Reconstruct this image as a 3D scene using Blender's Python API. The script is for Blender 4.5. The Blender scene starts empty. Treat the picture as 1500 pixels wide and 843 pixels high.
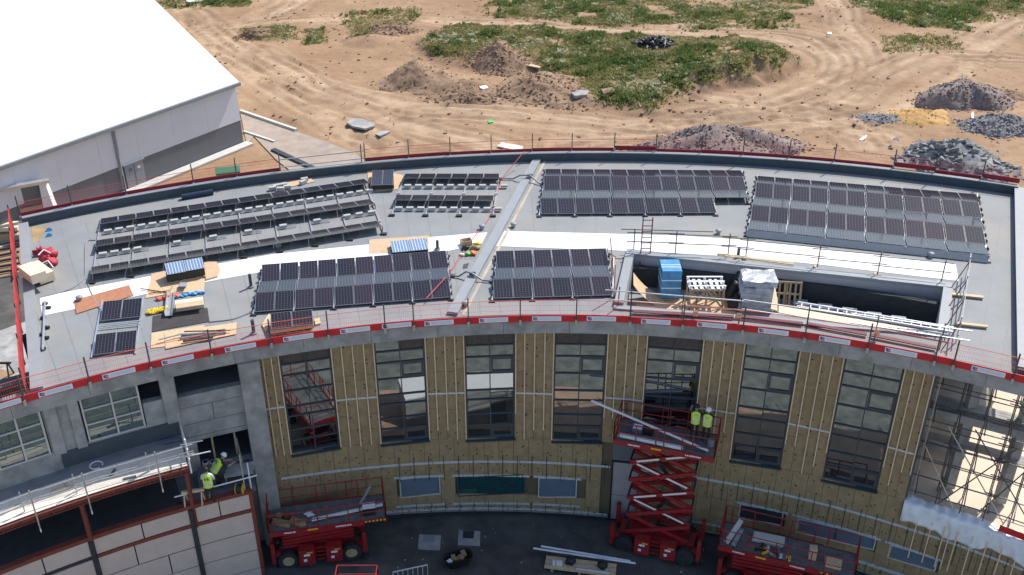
import bpy, bmesh, math, random
import numpy as np
from mathutils import Vector, Matrix
from mathutils.geometry import tessellate_polygon
rnd = random.Random(11)
SC = bpy.context.scene
COL = SC.collection
R_ = math.radians
# ------------------------------------------------------------------ camera
FPX, PITCH, CZ = 1524.2, R_(30), 38.2
cam_d = bpy.data.cameras.new('camera'); cam = bpy.data.objects.new('camera', cam_d); COL.objects.link(cam)
cam.location = (0, 0, CZ); cam.rotation_euler = (math.pi/2 - PITCH, 0, 0)
cam_d.sensor_width = 36; cam_d.lens = FPX/1500*36; cam_d.clip_end = 3000; cam_d.clip_start = .5
SC.camera = cam
# ------------------------------------------------------------------ sky, sun, exposure
SUN_AZ, SUN_EL = R_(43), R_(48.5)       # azimuth from +Y towards +X
w = bpy.data.worlds.new('World'); SC.world = w; w.use_nodes = True
nt = w.node_tree; sky = nt.nodes.new('ShaderNodeTexSky'); sky.sky_type = 'NISHITA'; sky.sun_disc = False
sky.sun_elevation = SUN_EL; sky.sun_rotation = SUN_AZ
nt.links.new(sky.outputs[0], nt.nodes['Background'].inputs[0]); nt.nodes['Background'].inputs[1].default_value = .142
sd = bpy.data.lights.new('sun', 'SUN'); sd.energy = 4.1; sd.angle = R_(.5); sd.color = (1, .95, .87)
so = bpy.data.objects.new('sun', sd); COL.objects.link(so)
sdir = Vector((math.sin(SUN_AZ)*math.cos(SUN_EL), math.cos(SUN_AZ)*math.cos(SUN_EL), math.sin(SUN_EL)))
so.rotation_euler = sdir.to_track_quat('Z', 'Y').to_euler(); so.location = (40, 40, 80)
SC.view_settings.view_transform = 'Standard'; SC.view_settings.look = 'None'
SC.view_settings.exposure = .42; SC.view_settings.gamma = 1
SC.render.engine = 'CYCLES'
# ------------------------------------------------------------------ geometry helpers
CX, CY, RF = 2.0145, -.532, 42.663          # inner (courtyard) circle of the ring building
BX, BY, RB = 5.27, .365, 60.78              # outer circle
RW = RF + .30                               # facade face
ZR = 12.2                                   # roof level
def ray(px, py):
    x, y = px-750, py-421.5
    return (x, FPX*math.cos(PITCH)-y*math.sin(PITCH), -FPX*math.sin(PITCH)-y*math.cos(PITCH))
def at(px, py, z=ZR):
    d = ray(px, py); t = (z-CZ)/d[2]
    return Vector((d[0]*t, d[1]*t, z))
def cyl(px, py, R=RW):
    d = ray(px, py); ox, oy = -CX, -CY
    a = d[0]**2+d[1]**2; b = 2*(ox*d[0]+oy*d[1]); c = ox*ox+oy*oy-R*R
    t = (-b+math.sqrt(b*b-4*a*c))/2/a
    return math.degrees(math.atan2(ox+t*d[0], oy+t*d[1])), CZ+t*d[2]
def pol(R, a, z):                            # a in degrees
    a = R_(a); return Vector((CX+R*math.sin(a), CY+R*math.cos(a), z))
def polb(R, a, z):
    a = R_(a); return Vector((BX+R*math.sin(a), BY+R*math.cos(a), z))
UP = Vector((0, 0, 1))
class MB:
    def __init__(s): s.v = []; s.f = []
    def add(s, vs, fs):
        n = len(s.v); s.v += [Vector(q) for q in vs]; s.f += [tuple(i+n for i in f) for f in fs]; return s
    def hexa(s, b, t):
        return s.add(list(b)+list(t), [(3, 2, 1, 0), (4, 5, 6, 7), (0, 1, 5, 4), (1, 2, 6, 5), (2, 3, 7, 6), (3, 0, 4, 7)])
    def box(s, c, size, rz=0, M=None):
        M = M or Matrix.Rotation(rz, 3, 'Z'); c = Vector(c); x, y, z = [q/2 for q in size]
        P = lambda i, j, k: c+M@Vector((i*x, j*y, k*z))
        return s.hexa([P(-1, -1, -1), P(1, -1, -1), P(1, 1, -1), P(-1, 1, -1)], [P(-1, -1, 1), P(1, -1, 1), P(1, 1, 1), P(-1, 1, 1)])
    def beam(s, a, b, w, h=None, up=UP):
        a, b = Vector(a), Vector(b); h = h or w; d = (b-a)
        if d.length < 1e-6: return s
        d.normalize(); x = d.cross(up)
        if x.length < 1e-4: x = d.cross(Vector((0, 1, 0)))
        x.normalize(); u = x.cross(d)
        q = [-x*w/2-u*h/2, x*w/2-u*h/2, x*w/2+u*h/2, -x*w/2+u*h/2]
        return s.hexa([a+k for k in q], [b+k for k in q])
    def tube(s, a, b, r, n=6):
        a, b = Vector(a), Vector(b); d = (b-a).normalized(); x = d.cross(UP)
        if x.length < 1e-3: x = Vector((1, 0, 0))
        x.normalize(); y = d.cross(x)
        ring = [x*math.cos(2*math.pi*i/n)*r+y*math.sin(2*math.pi*i/n)*r for i in range(n)]
        return s.add([a+k for k in ring]+[b+k for k in ring],
                     [(i, (i+1) % n, n+(i+1) % n, n+i) for i in range(n)]+[tuple(range(n))[::-1], tuple(range(n, 2*n))])
    def path(s, pts, r, n=6):
        for a, b in zip(pts, pts[1:]): s.tube(a, b, r, n)
        return s
    def prism(s, pts, h):                    # polygon (world points) extruded upwards by h
        n = len(pts); pts = [Vector(p) for p in pts]
        return s.add(pts+[p+UP*h for p in pts], [tuple(range(n))[::-1], tuple(range(n, 2*n))]+[(i, (i+1) % n, n+(i+1) % n, n+i) for i in range(n)])
    def arc(s, R0, R1, a0, a1, z0, z1, n=None, P=pol):
        f0 = z0 if callable(z0) else (lambda a: z0); f1 = z1 if callable(z1) else (lambda a: z1)
        n = n or max(1, int(abs(a1-a0)/1.5)); L = []
        for i in range(n+1):
            a = a0+(a1-a0)*i/n; L += [P(R0, a, f0(a)), P(R1, a, f0(a)), P(R1, a, f1(a)), P(R0, a, f1(a))]
        F = [(0, 1, 2, 3), (4*n+3, 4*n+2, 4*n+1, 4*n)]
        for i in range(n):
            for j in range(4): F.append((4*i+j, 4*i+4+j, 4*i+4+(j+1) % 4, 4*i+(j+1) % 4))
        return s.add(L, F)
    def build(s, name, mat, parent=None, smooth=False, fix=True):
        org = W.get(parent, Vector((0, 0, 0))) if parent else Vector((0, 0, 0))
        me = bpy.data.meshes.new(name); me.from_pydata([tuple(p-org) for p in s.v], [], s.f)
        if fix:
            bm = bmesh.new(); bm.from_mesh(me); bmesh.ops.recalc_face_normals(bm, faces=bm.faces); bm.to_mesh(me); bm.free()
        me.materials.append(mat)
        if smooth: me.polygons.foreach_set('use_smooth', [True]*len(me.polygons))
        o = bpy.data.objects.new(name, me); COL.objects.link(o)
        if parent: o.parent = parent; W[o] = org
        return o
W = {}
def tag(o, label=None, cat=None, group=None, kind=None):
    if label: o['label'] = label
    if cat: o['category'] = cat
    if group: o['group'] = group
    if kind: o['kind'] = kind
    return o
def thing(name, label, cat, loc=(0, 0, 0), group=None):
    o = bpy.data.objects.new(name, None); COL.objects.link(o); o.location = loc; W[o] = Vector(loc); o.empty_display_size = .2
    return tag(o, label, cat, group)
_ub = {}
def ubox(mat):
    if mat.name not in _ub:
        me = bpy.data.meshes.new('unit_block'); b = bmesh.new(); bmesh.ops.create_cube(b, size=1); b.to_mesh(me); b.free()
        me.materials.append(mat); _ub[mat.name] = me
    return _ub[mat.name]
def inst(name, me, parent, mat4):
    o = bpy.data.objects.new(name, me); COL.objects.link(o)
    org = W.get(parent, Vector((0, 0, 0))) if parent else Vector((0, 0, 0))
    if parent: o.parent = parent; W[o] = org
    o.matrix_basis = Matrix.Translation(-org)@mat4
    return o
def block(name, mat, parent, c, size, rz=0, M=None):
    M = M or Matrix.Rotation(rz, 3, 'Z')
    return inst(name, ubox(mat), parent, Matrix.Translation(Vector(c))@M.to_4x4()@Matrix.Diagonal((*size, 1)))
def bar(name, mat, parent, a, b, w, h=None):
    a, b = Vector(a), Vector(b); d = b-a; L = d.length; d.normalize(); x = d.cross(UP)
    if x.length < 1e-4: x = Vector((1, 0, 0))
    x.normalize(); u = x.cross(d); M = Matrix((d, -x, u)).transposed()
    return block(name, mat, parent, (a+b)/2, (L, w, h or w), M=M)
# ------------------------------------------------------------------ materials
def M(name, col, rough=.7, var=.15, scale=2.0, bump=0., bscale=30, metal=0., spec=.5, stain=None, stain_amt=.3, sscale=.35, emit=None):
    m = bpy.data.materials.new(name); m.use_nodes = True; t = m.node_tree; N = t.nodes; L = t.links
    b = N['Principled BSDF']; b.inputs['Roughness'].default_value = rough; b.inputs['Metallic'].default_value = metal
    b.inputs['Specular IOR Level'].default_value = spec
    geo = N.new('ShaderNodeNewGeometry')
    no = N.new('ShaderNodeTexNoise'); no.inputs['Scale'].default_value = scale; no.inputs['Detail'].default_value = 6
    L.new(geo.outputs['Position'], no.inputs['Vector'])
    rp = N.new('ShaderNodeMapRange'); rp.inputs[1].default_value = .3; rp.inputs[2].default_value = .7
    L.new(no.outputs[0], rp.inputs[0])
    mx = N.new('ShaderNodeMix'); mx.data_type = 'RGBA'
    mx.inputs[6].default_value = (*[c*(1-var) for c in col], 1); mx.inputs[7].default_value = (*[min(1, c*(1+var)) for c in col], 1)
    L.new(rp.outputs[0], mx.inputs[0]); out = mx.outputs[2]
    if stain:
        n2 = N.new('ShaderNodeTexNoise'); n2.inputs['Scale'].default_value = sscale; n2.inputs['Detail'].default_value = 8; n2.inputs['Roughness'].default_value = .65
        L.new(geo.outputs['Position'], n2.inputs['Vector'])
        r2 = N.new('ShaderNodeMapRange'); r2.inputs[1].default_value = .48; r2.inputs[2].default_value = .72; r2.inputs[4].default_value = stain_amt
        L.new(n2.outputs[0], r2.inputs[0])
        m2 = N.new('ShaderNodeMix'); m2.data_type = 'RGBA'; m2.inputs[7].default_value = (*stain, 1)
        L.new(r2.outputs[0], m2.inputs[0]); L.new(out, m2.inputs[6]); out = m2.outputs[2]
    L.new(out, b.inputs['Base Color'])
    if bump:
        nb = N.new('ShaderNodeTexNoise'); nb.inputs['Scale'].default_value = bscale; nb.inputs['Detail'].default_value = 5
        L.new(geo.outputs['Position'], nb.inputs['Vector'])
        bp = N.new('ShaderNodeBump'); bp.inputs['Strength'].default_value = bump; bp.inputs['Distance'].default_value = .03
        L.new(nb.outputs[0], bp.inputs['Height']); L.new(bp.outputs[0], b.inputs['Normal'])
    return m
m_roof = M('roof_membrane', (.232, .24, .246), .75, .09, .6, stain=(.33, .295, .24), stain_amt=.6, sscale=.25, bump=.1, bscale=8)
m_cap = M('parapet_cap', (.27, .285, .30), .55, .05)
m_upstand = M('upstand_membrane', (.06, .078, .092), .7, .1)
m_white = M('white_membrane', (.80, .80, .79), .6, .02, stain=(.66, .63, .58), stain_amt=.3, sscale=.5)
m_conc = M('concrete', (.36, .35, .335), .85, .2, 1.6, bump=.35, bscale=12, stain=(.17, .165, .16), stain_amt=.85, sscale=.7)
m_conc_d = M('dark_concrete', (.13, .14, .15), .8, .2, 1.0, stain=(.06, .065, .07), stain_amt=.6, sscale=.5)  # much darker grey than the plain concrete
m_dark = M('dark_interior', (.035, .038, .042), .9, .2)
m_wool = M('mineral_wool', (.325, .24, .13), .95, .16, 3, bump=.6, bscale=30, stain=(.25, .18, .095), stain_amt=.6, sscale=.8)
m_woolj = M('wool_joint', (.12, .1, .06), .95, .1)
m_batten = M('softwood_batten', (.74, .56, .39), .8, .12, 8)
m_foil = M('foil_tape', (.62, .68, .72), .35, .18, 14, metal=.35, bump=.6, bscale=25)
m_fix = M('fixing', (.025, .025, .025), .7, .1)
m_frame = M('grey_aluminium', (.055, .068, .078), .45, .08)
m_lframe = M('pale_frame', (.55, .54, .50), .5, .06)
m_spandrel = M('spandrel', (.075, .06, .055), .5, .25, 6)
m_red = M('red_board', (.58, .018, .026), .5, .1, 3, stain=(.34, .025, .03), stain_amt=.4, sscale=1.2)
m_dred = M('dark_red_board', (.30, .02, .035), .6, .12, 2)
m_net = M('orange_netting', (.78, .13, .07), .7, .1)
m_netb = M('red_netting', (.5, .06, .06), .7, .15)
m_post = M('steel_post', (.10, .095, .09), .5, .25, 8, metal=.4)
m_galv = M('galvanised_tube', (.50, .50, .49), .4, .15, 9, metal=.6, stain=(.28, .2, .15), stain_amt=.4, sscale=2.5)
m_alu = M('aluminium_rail', (.62, .64, .66), .35, .08, metal=.7)
m_plate = M('white_plate', (.80, .81, .83), .5, .03)
m_blue = M('logo_blue', (.03, .18, .45), .5, .05)
m_lred = M('logo_red', (.55, .08, .1), .5, .05)
m_block = M('concrete_block', (.42, .41, .39), .9, .1, 4)
m_black = M('black_plastic', (.018, .018, .02), .55, .2)
m_lift = M('lift_red', (.30, .012, .017), .5, .2, 3, stain=(.17, .05, .04), stain_amt=.75, sscale=1.6)
m_deck = M('platform_deck', (.12, .125, .125), .8, .25, 3, stain=(.3, .28, .24), stain_amt=.3, sscale=2)
m_tyre = M('tyre', (.03, .03, .03), .9, .2, 8)
m_rim = M('rim', (.45, .36, .2), .6, .2)
m_yellow = M('warning_yellow', (.75, .42, .03), .6, .1)
m_rust = M('red_oxide_steel', (.19, .045, .032), .65, .2, 3, stain=(.14, .04, .03), stain_amt=.5, sscale=1.5)
m_dsteel = M('dark_steel', (.03, .035, .045), .6, .2)
m_cream = M('cream_panel', (.56, .47, .41), .7, .05, 2, stain=(.47, .40, .36), stain_amt=.4, sscale=.8)
m_board = M('cream_board', (.78, .72, .62), .75, .06, 2, stain=(.45, .40, .34), stain_amt=.5, sscale=.9)
m_osb = M('osb', (.60, .42, .26), .85, .15, 9, bump=.2)
m_ply = M('brown_plywood', (.40, .17, .09), .7, .15, 5)
m_card = M('cardboard', (.56, .39, .25), .85, .08, 4)
m_timber = M('timber', (.60, .45, .28), .8, .15, 5)
m_pallet = M('pallet_wood', (.42, .31, .19), .85, .2, 6)
m_wslab = M('cream_insulation', (.74, .62, .45), .85, .05, 4)
m_wrapblue = M('blue_wrap', (.06, .27, .50), .4, .2, 3, bump=.5, bscale=6)
m_wrapgrey = M('grey_wrap', (.42, .43, .45), .3, .35, 3, bump=.9, bscale=5)
m_sheet = M('white_sheet', (.78, .80, .83), .5, .1, 2, bump=.8, bscale=3)
m_pipew = M('white_pipe', (.70, .72, .76), .35, .04)
m_navy = M('navy_roll', (.015, .03, .06), .4, .2)
m_green = M('green_paint', (.03, .16, .09), .5, .1)
m_orange = M('orange_plastic', (.75, .2, .02), .5, .1)
m_bagy = M('yellow_plastic', (.78, .55, .03), .5, .1)
m_bagb = M('blue_plastic', (.06, .28, .55), .5, .15)
m_bagr = M('red_fabric', (.42, .03, .05), .7, .3, 6)
m_bagg = M('green_plastic', (.1, .5, .1), .5, .1)
m_whiteroof = M('white_roof_sheet', (.86, .86, .85), .5, .015)
m_wallw = M('pale_cladding', (.62, .64, .68), .55, .03, .6)
m_wallg = M('grey_cladding', (.14, .145, .16), .6, .05, .6)
m_gutter = M('gutter', (.24, .26, .28), .5, .08)
m_asph = M('asphalt', (.075, .072, .068), .9, .3, 1.2, bump=.4, stain=(.17, .15, .125), stain_amt=.8, sscale=.22)
m_hard = M('hardcore', (.36, .29, .235), .9, .12, 1.0, bump=.4, stain=(.22, .19, .165), stain_amt=.7, sscale=.35)
m_kerb = M('kerb_stone', (.55, .54, .51), .8, .08)
m_gbrown = M('brown_gravel', (.25, .19, .17), .95, .3, 5, bump=.6, bscale=9)
m_ggrey = M('grey_gravel', (.22, .21, .21), .95, .35, 5, bump=.6, bscale=9)
m_gslab = M('grey_rubble', (.235, .235, .232), .9, .3, 2, bump=.6, bscale=6)
m_sand = M('yellow_sand', (.50, .30, .115), .95, .15, 2, bump=.4, bscale=5)
m_soil = M('soil_clod', (.27, .175, .11), .95, .3, 2)
m_beige = M('beige_render', (.66, .55, .43), .85, .05, 1.5)
m_hivis = M('hivis', (.62, .85, .03), .6, .06)
m_refl = M('reflective_band', (.68, .7, .68), .4, .05)
m_skin = M('skin', (.45, .26, .18), .6, .05)
m_cloth = M('dark_clothes', (.025, .027, .035), .85, .2)
m_shirt = M('white_shirt', (.68, .68, .70), .8, .05)
m_helmet = M('white_helmet', (.8, .8, .8), .35, .02)
m_hair = M('dark_hair', (.02, .016, .014), .6, .2)
m_brick = M('buff_brick', (.45, .34, .23), .9, .2, 6)
def glass(name, tint, refl, tr, base=(.012, .02, .024)):
    m = bpy.data.materials.new(name); m.use_nodes = True; t = m.node_tree; N = t.nodes; L = t.links
    N.remove(N['Principled BSDF']); g = N.new('ShaderNodeBsdfGlossy'); g.inputs['Roughness'].default_value = .015; g.inputs['Color'].default_value = (.92, .97, .98, 1)
    tp = N.new('ShaderNodeBsdfTransparent'); tp.inputs[0].default_value = (*tint, 1)
    df = N.new('ShaderNodeBsdfDiffuse'); df.inputs[0].default_value = (*base, 1)
    mx = N.new('ShaderNodeMixShader'); mx.inputs[0].default_value = tr; L.new(df.outputs[0], mx.inputs[1]); L.new(tp.outputs[0], mx.inputs[2])
    m2 = N.new('ShaderNodeMixShader'); m2.inputs[0].default_value = refl; L.new(mx.outputs[0], m2.inputs[1]); L.new(g.outputs[0], m2.inputs[2])
    no = N.new('ShaderNodeTexNoise'); no.inputs['Scale'].default_value = .9; geo = N.new('ShaderNodeNewGeometry'); L.new(geo.outputs['Position'], no.inputs[0])
    bp = N.new('ShaderNodeBump'); bp.inputs['Strength'].default_value = .08; bp.inputs['Distance'].default_value = .02; L.new(no.outputs[0], bp.inputs['Height']); L.new(bp.outputs[0], g.inputs['Normal'])
    L.new(m2.outputs[0], N['Material Output'].inputs[0]); return m
m_glass = glass('window_glass', (.35, .45, .45), .34, .6)
m_tglass = glass('teal_glass', (.05, .2, .2), .10, .25, (.012, .075, .08)); m_lglass = glass('terrace_glass', (.12, .3, .33), .2, .35, (.02, .06, .07))
m_bpanel = M('blue_grey_panel', (.12, .16, .22), .35, .06)
def pv_mat():
    m = bpy.data.materials.new('solar_cells'); m.use_nodes = True; t = m.node_tree; N = t.nodes; L = t.links
    b = N['Principled BSDF']; b.inputs['Roughness'].default_value = .12; b.inputs['Specular IOR Level'].default_value = .28
    uv = N.new('ShaderNodeTexCoord'); sp = N.new('ShaderNodeSeparateXYZ'); L.new(uv.outputs['UV'], sp.inputs[0])
    def line(sock, n, wd):
        a = N.new('ShaderNodeMath'); a.operation = 'MULTIPLY'; a.inputs[1].default_value = n; L.new(sock, a.inputs[0])
        f = N.new('ShaderNodeMath'); f.operation = 'FRACT'; L.new(a.outputs[0], f.inputs[0])
        p = N.new('ShaderNodeMath'); p.operation = 'PINGPONG'; p.inputs[1].default_value = .5; L.new(f.outputs[0], p.inputs[0])
        c = N.new('ShaderNodeMath'); c.operation = 'LESS_THAN'; c.inputs[1].default_value = wd; L.new(p.outputs[0], c.inputs[0]); return c.outputs[0]
    l1 = line(sp.outputs[0], 6, .055); l2 = line(sp.outputs[1], 10, .045)
    mxm = N.new('ShaderNodeMath'); mxm.operation = 'MAXIMUM'; L.new(l1, mxm.inputs[0]); L.new(l2, mxm.inputs[1])
    oi = N.new('ShaderNodeObjectInfo')
    c = N.new('ShaderNodeMix'); c.data_type = 'RGBA'; c.inputs[6].default_value = (.010, .012, .020, 1); c.inputs[7].default_value = (.026, .016, .030, 1); L.new(oi.outputs['Random'], c.inputs[0])  # purple tint imitates reflections, mixed into the cell colour per panel
    d = N.new('ShaderNodeMix'); d.data_type = 'RGBA'; d.inputs[7].default_value = (.095, .095, .105, 1); L.new(mxm.outputs[0], d.inputs[0]); L.new(c.outputs[2], d.inputs[6])
    L.new(d.outputs[2], b.inputs['Base Color']); return m
m_pv = pv_mat()
m_pvb = M('pv_blue', (.05, .12, .25), .2, .1)
# ================================================================== SETTING: ground
def vn(x, y, s, seed):
    g = np.random.RandomState(seed).rand(256, 256); x = x/s; y = y/s
    xi = np.floor(x).astype(int); yi = np.floor(y).astype(int); fx = x-xi; fy = y-yi
    fx = fx*fx*(3-2*fx); fy = fy*fy*(3-2*fy); q = lambda i, j: g[(xi+i) % 256, (yi+j) % 256]
    return (q(0, 0)*(1-fx)+q(1, 0)*fx)*(1-fy)+(q(0, 1)*(1-fx)+q(1, 1)*fx)*fy
def fbm(x, y, s, seed, o=4):
    return sum(vn(x, y, s/2**k, seed+k)*.5**k for k in range(o))/sum(.5**k for k in range(o))
def gpx(pts): return [(at(x, y, 0).x, at(x, y, 0).y) for x, y in pts]
def inpoly(X, Y, P):
    c = np.zeros(X.shape, bool); n = len(P); j = n-1
    for i in range(n):
        xi, yi = P[i]; xj, yj = P[j]
        with np.errstate(divide='ignore', invalid='ignore'):
            t = ((yi > Y) != (yj > Y)) & (X < (xj-xi)*(Y-yi)/((yj-yi) if yj != yi else 1e-9)+xi)
        c ^= t; j = i
    return c
def segd(X, Y, P):
    D = np.full(X.shape, 1e9)
    for (ax, ay), (bx, by) in zip(P, P[1:]):
        dx, dy = bx-ax, by-ay; t = np.clip(((X-ax)*dx+(Y-ay)*dy)/(dx*dx+dy*dy+1e-9), 0, 1)
        D = np.minimum(D, np.hypot(X-ax-t*dx, Y-ay-t*dy))
    return D
def psd(X, Y, P):                             # signed distance, + inside
    return np.where(inpoly(X, Y, P), 1, -1)*segd(X, Y, P+[P[0]])
def smooth_poly(P, n=4):
    Q = []
    for i in range(len(P)-1):
        p0 = P[max(i-1, 0)]; p1 = P[i]; p2 = P[i+1]; p3 = P[min(i+2, len(P)-1)]
        for k in range(n):
            t = k/n; Q.append(tuple(.5*((2*b)+(-a+c)*t+(2*a-5*b+4*c-d)*t*t+(-a+3*b-3*c+d)*t**3) for a, b, c, d in zip(p0, p1, p2, p3)))
    return Q+[P[-1]]
STEP = .32
xs = np.concatenate([np.linspace(-1800, -80, 14)[:-1], np.arange(-80, 92, STEP), np.linspace(92, 1800, 14)])
ys = np.concatenate([np.linspace(-1500, 28, 14)[:-1], np.arange(28, 172, STEP), np.linspace(172, 2600, 16)])
GX, GY = np.meshgrid(xs, ys)
wob = (fbm(GX, GY, 3, 5)-.5)*2.6
plateau = gpx([(608, 62), (650, 45), (700, 40), (800, 43), (900, 52), (1000, 60), (1080, 62), (1150, 84), (1172, 99), (1130, 118), (1080, 128), (1020, 136), (985, 152), (960, 168), (920, 168), (868, 152), (815, 138), (800, 112), (770, 96), (720, 90), (690, 101), (640, 92), (615, 78)])
sd_pl = psd(GX, GY, plateau)+wob
hp = .45+1.9*np.clip((GX-14)/14, 0, 1)*np.clip((128-GY)/14, 0, 1)+.5*fbm(GX, GY, 9, 55)
z = np.clip((sd_pl+.6)/2.6, 0, 1)**1.1*hp
def mound(px, py, rx, ry, h, p=1.5):
    c = at(px, py, 0); r = np.sqrt(((GX-c.x)/rx)**2+((GY-c.y)/ry)**2)+(fbm(GX, GY, 2, int(px))-.5)*.5
    return h*np.clip(1-r, 0, 1)**(1/p)*np.clip(1-r*.3, 0, 1)
mounds = [(612, 118, 3.6, 4.2, 1.7), (735, 92, 4.2, 4, 1.9), (800, 128, 5.5, 4, 1.7), (690, 133, 5, 3, 1.1), (540, 60, 4, 3, .9), (575, 40, 6, 3, .8), (650, 125, 3, 3, 1.2), (860, 100, 4, 5, .8), (395, 52, 4, 3, .8), (1250, 20, 8, 5, .7), (930, 95, 5, 5, .9), (1060, 165, 7, 2, .5), (1210, 158, 5, 2.4, .45), (450, 175, 5, 3, .35), (1300, 170, 4, 3, .4)]
zm = np.zeros_like(z)
for m_ in mounds: zm = np.maximum(zm, mound(*m_))
z = np.maximum(z, zm)
far = np.clip((np.hypot(GX, GY)-175)/60, 0, 1)
rough = (fbm(GX, GY, 6, 21)-.5)*.5+(fbm(GX, GY, 1.3, 31, 3)-.5)*.13
onbldg = np.clip((np.hypot(GX-BX, GY-BY)-(RB+.6))/3, 0, 1)
z = z*onbldg+rough*onbldg+(fbm(GX, GY, 1.0, 41, 3)-.5)*.6*np.clip(np.maximum(zm, z)-.3, 0, 1)*onbldg
tracks = [[(1500, 30), (1440, 70), (1400, 120), (1300, 165), (1180, 182), (1000, 186), (820, 172), (640, 160), (500, 135), (400, 95), (330, 60), (280, 20)],
          [(985, 180), (1100, 158), (1180, 130), (1222, 100), (1205, 76), (1140, 58), (1050, 52), (900, 44), (740, 35), (580, 30), (450, 28), (330, 42)],
          [(1000, 190), (1140, 168), (1230, 138), (1275, 100), (1262, 65), (1240, 38), (1225, 0)],
          [(1040, 178), (1160, 150), (1250, 112), (1330, 80), (1420, 52), (1500, 8)],
          [(560, 215), (480, 175), (400, 130), (345, 90), (300, 50), (270, 12)],
          [(520, 200), (620, 168), (760, 178), (900, 192), (1040, 192)],
          [(440, 0), (400, 22), (350, 38), (290, 45)], [(1270, 215), (1230, 180), (1160, 165), (1080, 172)],
          [(720, 215), (600, 185), (470, 140), (420, 105), (380, 80)], [(1500, 90), (1380, 85), (1290, 110), (1235, 150)],
          [(1010, 140), (1120, 150), (1200, 132), (1240, 95), (1215, 62), (1150, 45), (1000, 40)], [(820, 215), (900, 200), (1050, 182), (1150, 178), (1300, 200)]]
streak = np.zeros_like(z); tmask = np.zeros_like(z); fine = (np.abs(GX-6) < 88) & (GY > 28) & (GY < 172)
for k, tr in enumerate(tracks):
    P = gpx(tr); P = smooth_poly(P); d = np.full(z.shape, 1e9); d[fine] = segd(GX[fine], GY[fine], P)
    d = d+(fbm(GX, GY, 5, 60+k)-.5)*.9
    for off, wd in ((.95, .34), (2.3, .3)):
        rut = np.exp(-((d-off)/wd)**2)
        z -= rut*.12*np.clip(fbm(GX, GY, 7, 170+k)*2.2-.5, 0, 1)*(1-far); z += np.exp(-((d-off-.55)/.25)**2)*.08
    tmask = np.maximum(tmask, np.clip(1-d/3.6, 0, 1)); streak = np.maximum(streak, np.clip(1-d/5, 0, 1)*(.5+.5*np.sin(d*(2.6+.35*(k % 4))+k+fbm(GX, GY, 9, 180+k)*5))*np.clip(fbm(GX, GY, 6, 140+k)*3.2-1.2, 0, 1))
rc = np.hypot(GX-CX, GY-CY); z = np.where(rc < 43.5, -6, z)
rough_in = (np.hypot(GX-BX, GY-BY) < RB+.6) & (rc >= 43.5); z = np.where(rough_in, np.minimum(z, 0)-.02, z)
# hard flat areas by the white hall
hardp = gpx([(352, 160), (440, 193), (545, 232), (560, 262), (430, 275), (385, 232), (300, 262), (200, 330), (0, 400), (0, 250), (150, 245)])
sh = psd(GX, GY, hardp); z = np.where(sh > -1, z*np.clip(-sh, 0, 1)-.06*np.clip(sh+1, 0, 1), z)
# vegetation mask
veg = np.clip((sd_pl-.2)/1.5, 0, 1)
vegp = [([(700, 8), (760, 0), (900, -8), (1010, 0), (1060, 22), (1010, 30), (900, 40), (800, 30), (720, 26)], 1.), ([(1040, -10), (1200, -12), (1180, 12), (1100, 22)], .8), ([(1235, -10), (1500, -14), (1500, 18), (1430, 34), (1330, 38), (1260, 22)], 1.),
        ([(225, 0), (370, -6), (360, 10), (240, 14)], .8), ([(355, 46), (400, 40), (435, 42), (438, 58), (395, 64), (360, 58)], .9), ([(448, 44), (470, 42), (472, 62), (450, 64)], .9), ([(1290, 52), (1400, 48), (1410, 72), (1300, 78)], .4), ([(500, 20), (620, 10), (600, 40), (520, 58)], .35), ([(990, 0), (1150, 10), (1170, 40), (1000, 48)], .4), ([(1330, 22), (1420, 30), (1420, 46), (1340, 40)], .9)]
for P, k in vegp: veg = np.maximum(veg, k*np.clip((psd(GX, GY, gpx(P))+wob*.8+.5)/2, 0, 1))
veg = veg*np.clip((fbm(GX, GY, 5, 77)-.22)*5, 0, 1)*np.clip((fbm(GX, GY, 1.6, 78)-.16)*5, .1, 1)
veg = np.where(far > 0, np.maximum(veg, far*.8*fbm(GX, GY, 30, 9)), veg)
for m_ in mounds[:4]+mounds[6:7]: veg *= 1-np.clip(mound(*m_)*1.2, 0, 1)
nx, ny = len(xs), len(ys)
me = bpy.data.meshes.new('ground'); V = np.stack([GX, GY, z], -1).reshape(-1, 3)
ii = np.arange((nx-1)*(ny-1)); r_, c_ = ii//(nx-1), ii % (nx-1); b_ = r_*nx+c_
Fc = np.stack([b_, b_+1, b_+nx+1, b_+nx], -1)
me.vertices.add(len(V)); me.vertices.foreach_set('co', V.ravel().astype(np.float32))
me.loops.add(len(Fc)*4); me.loops.foreach_set('vertex_index', Fc.ravel().astype(np.int32))
me.polygons.add(len(Fc)); me.polygons.foreach_set('loop_start', (np.arange(len(Fc))*4).astype(np.int32)); me.update(calc_edges=True); me.validate()
me.polygons.foreach_set('use_smooth', [True]*len(me.polygons))
ca = me.color_attributes.new('cover', 'FLOAT_COLOR', 'POINT')
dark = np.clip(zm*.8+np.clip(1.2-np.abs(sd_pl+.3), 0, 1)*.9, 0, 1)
ca.data.foreach_set('color', np.stack([veg, tmask, dark, streak], -1).ravel().astype(np.float32))
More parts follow.
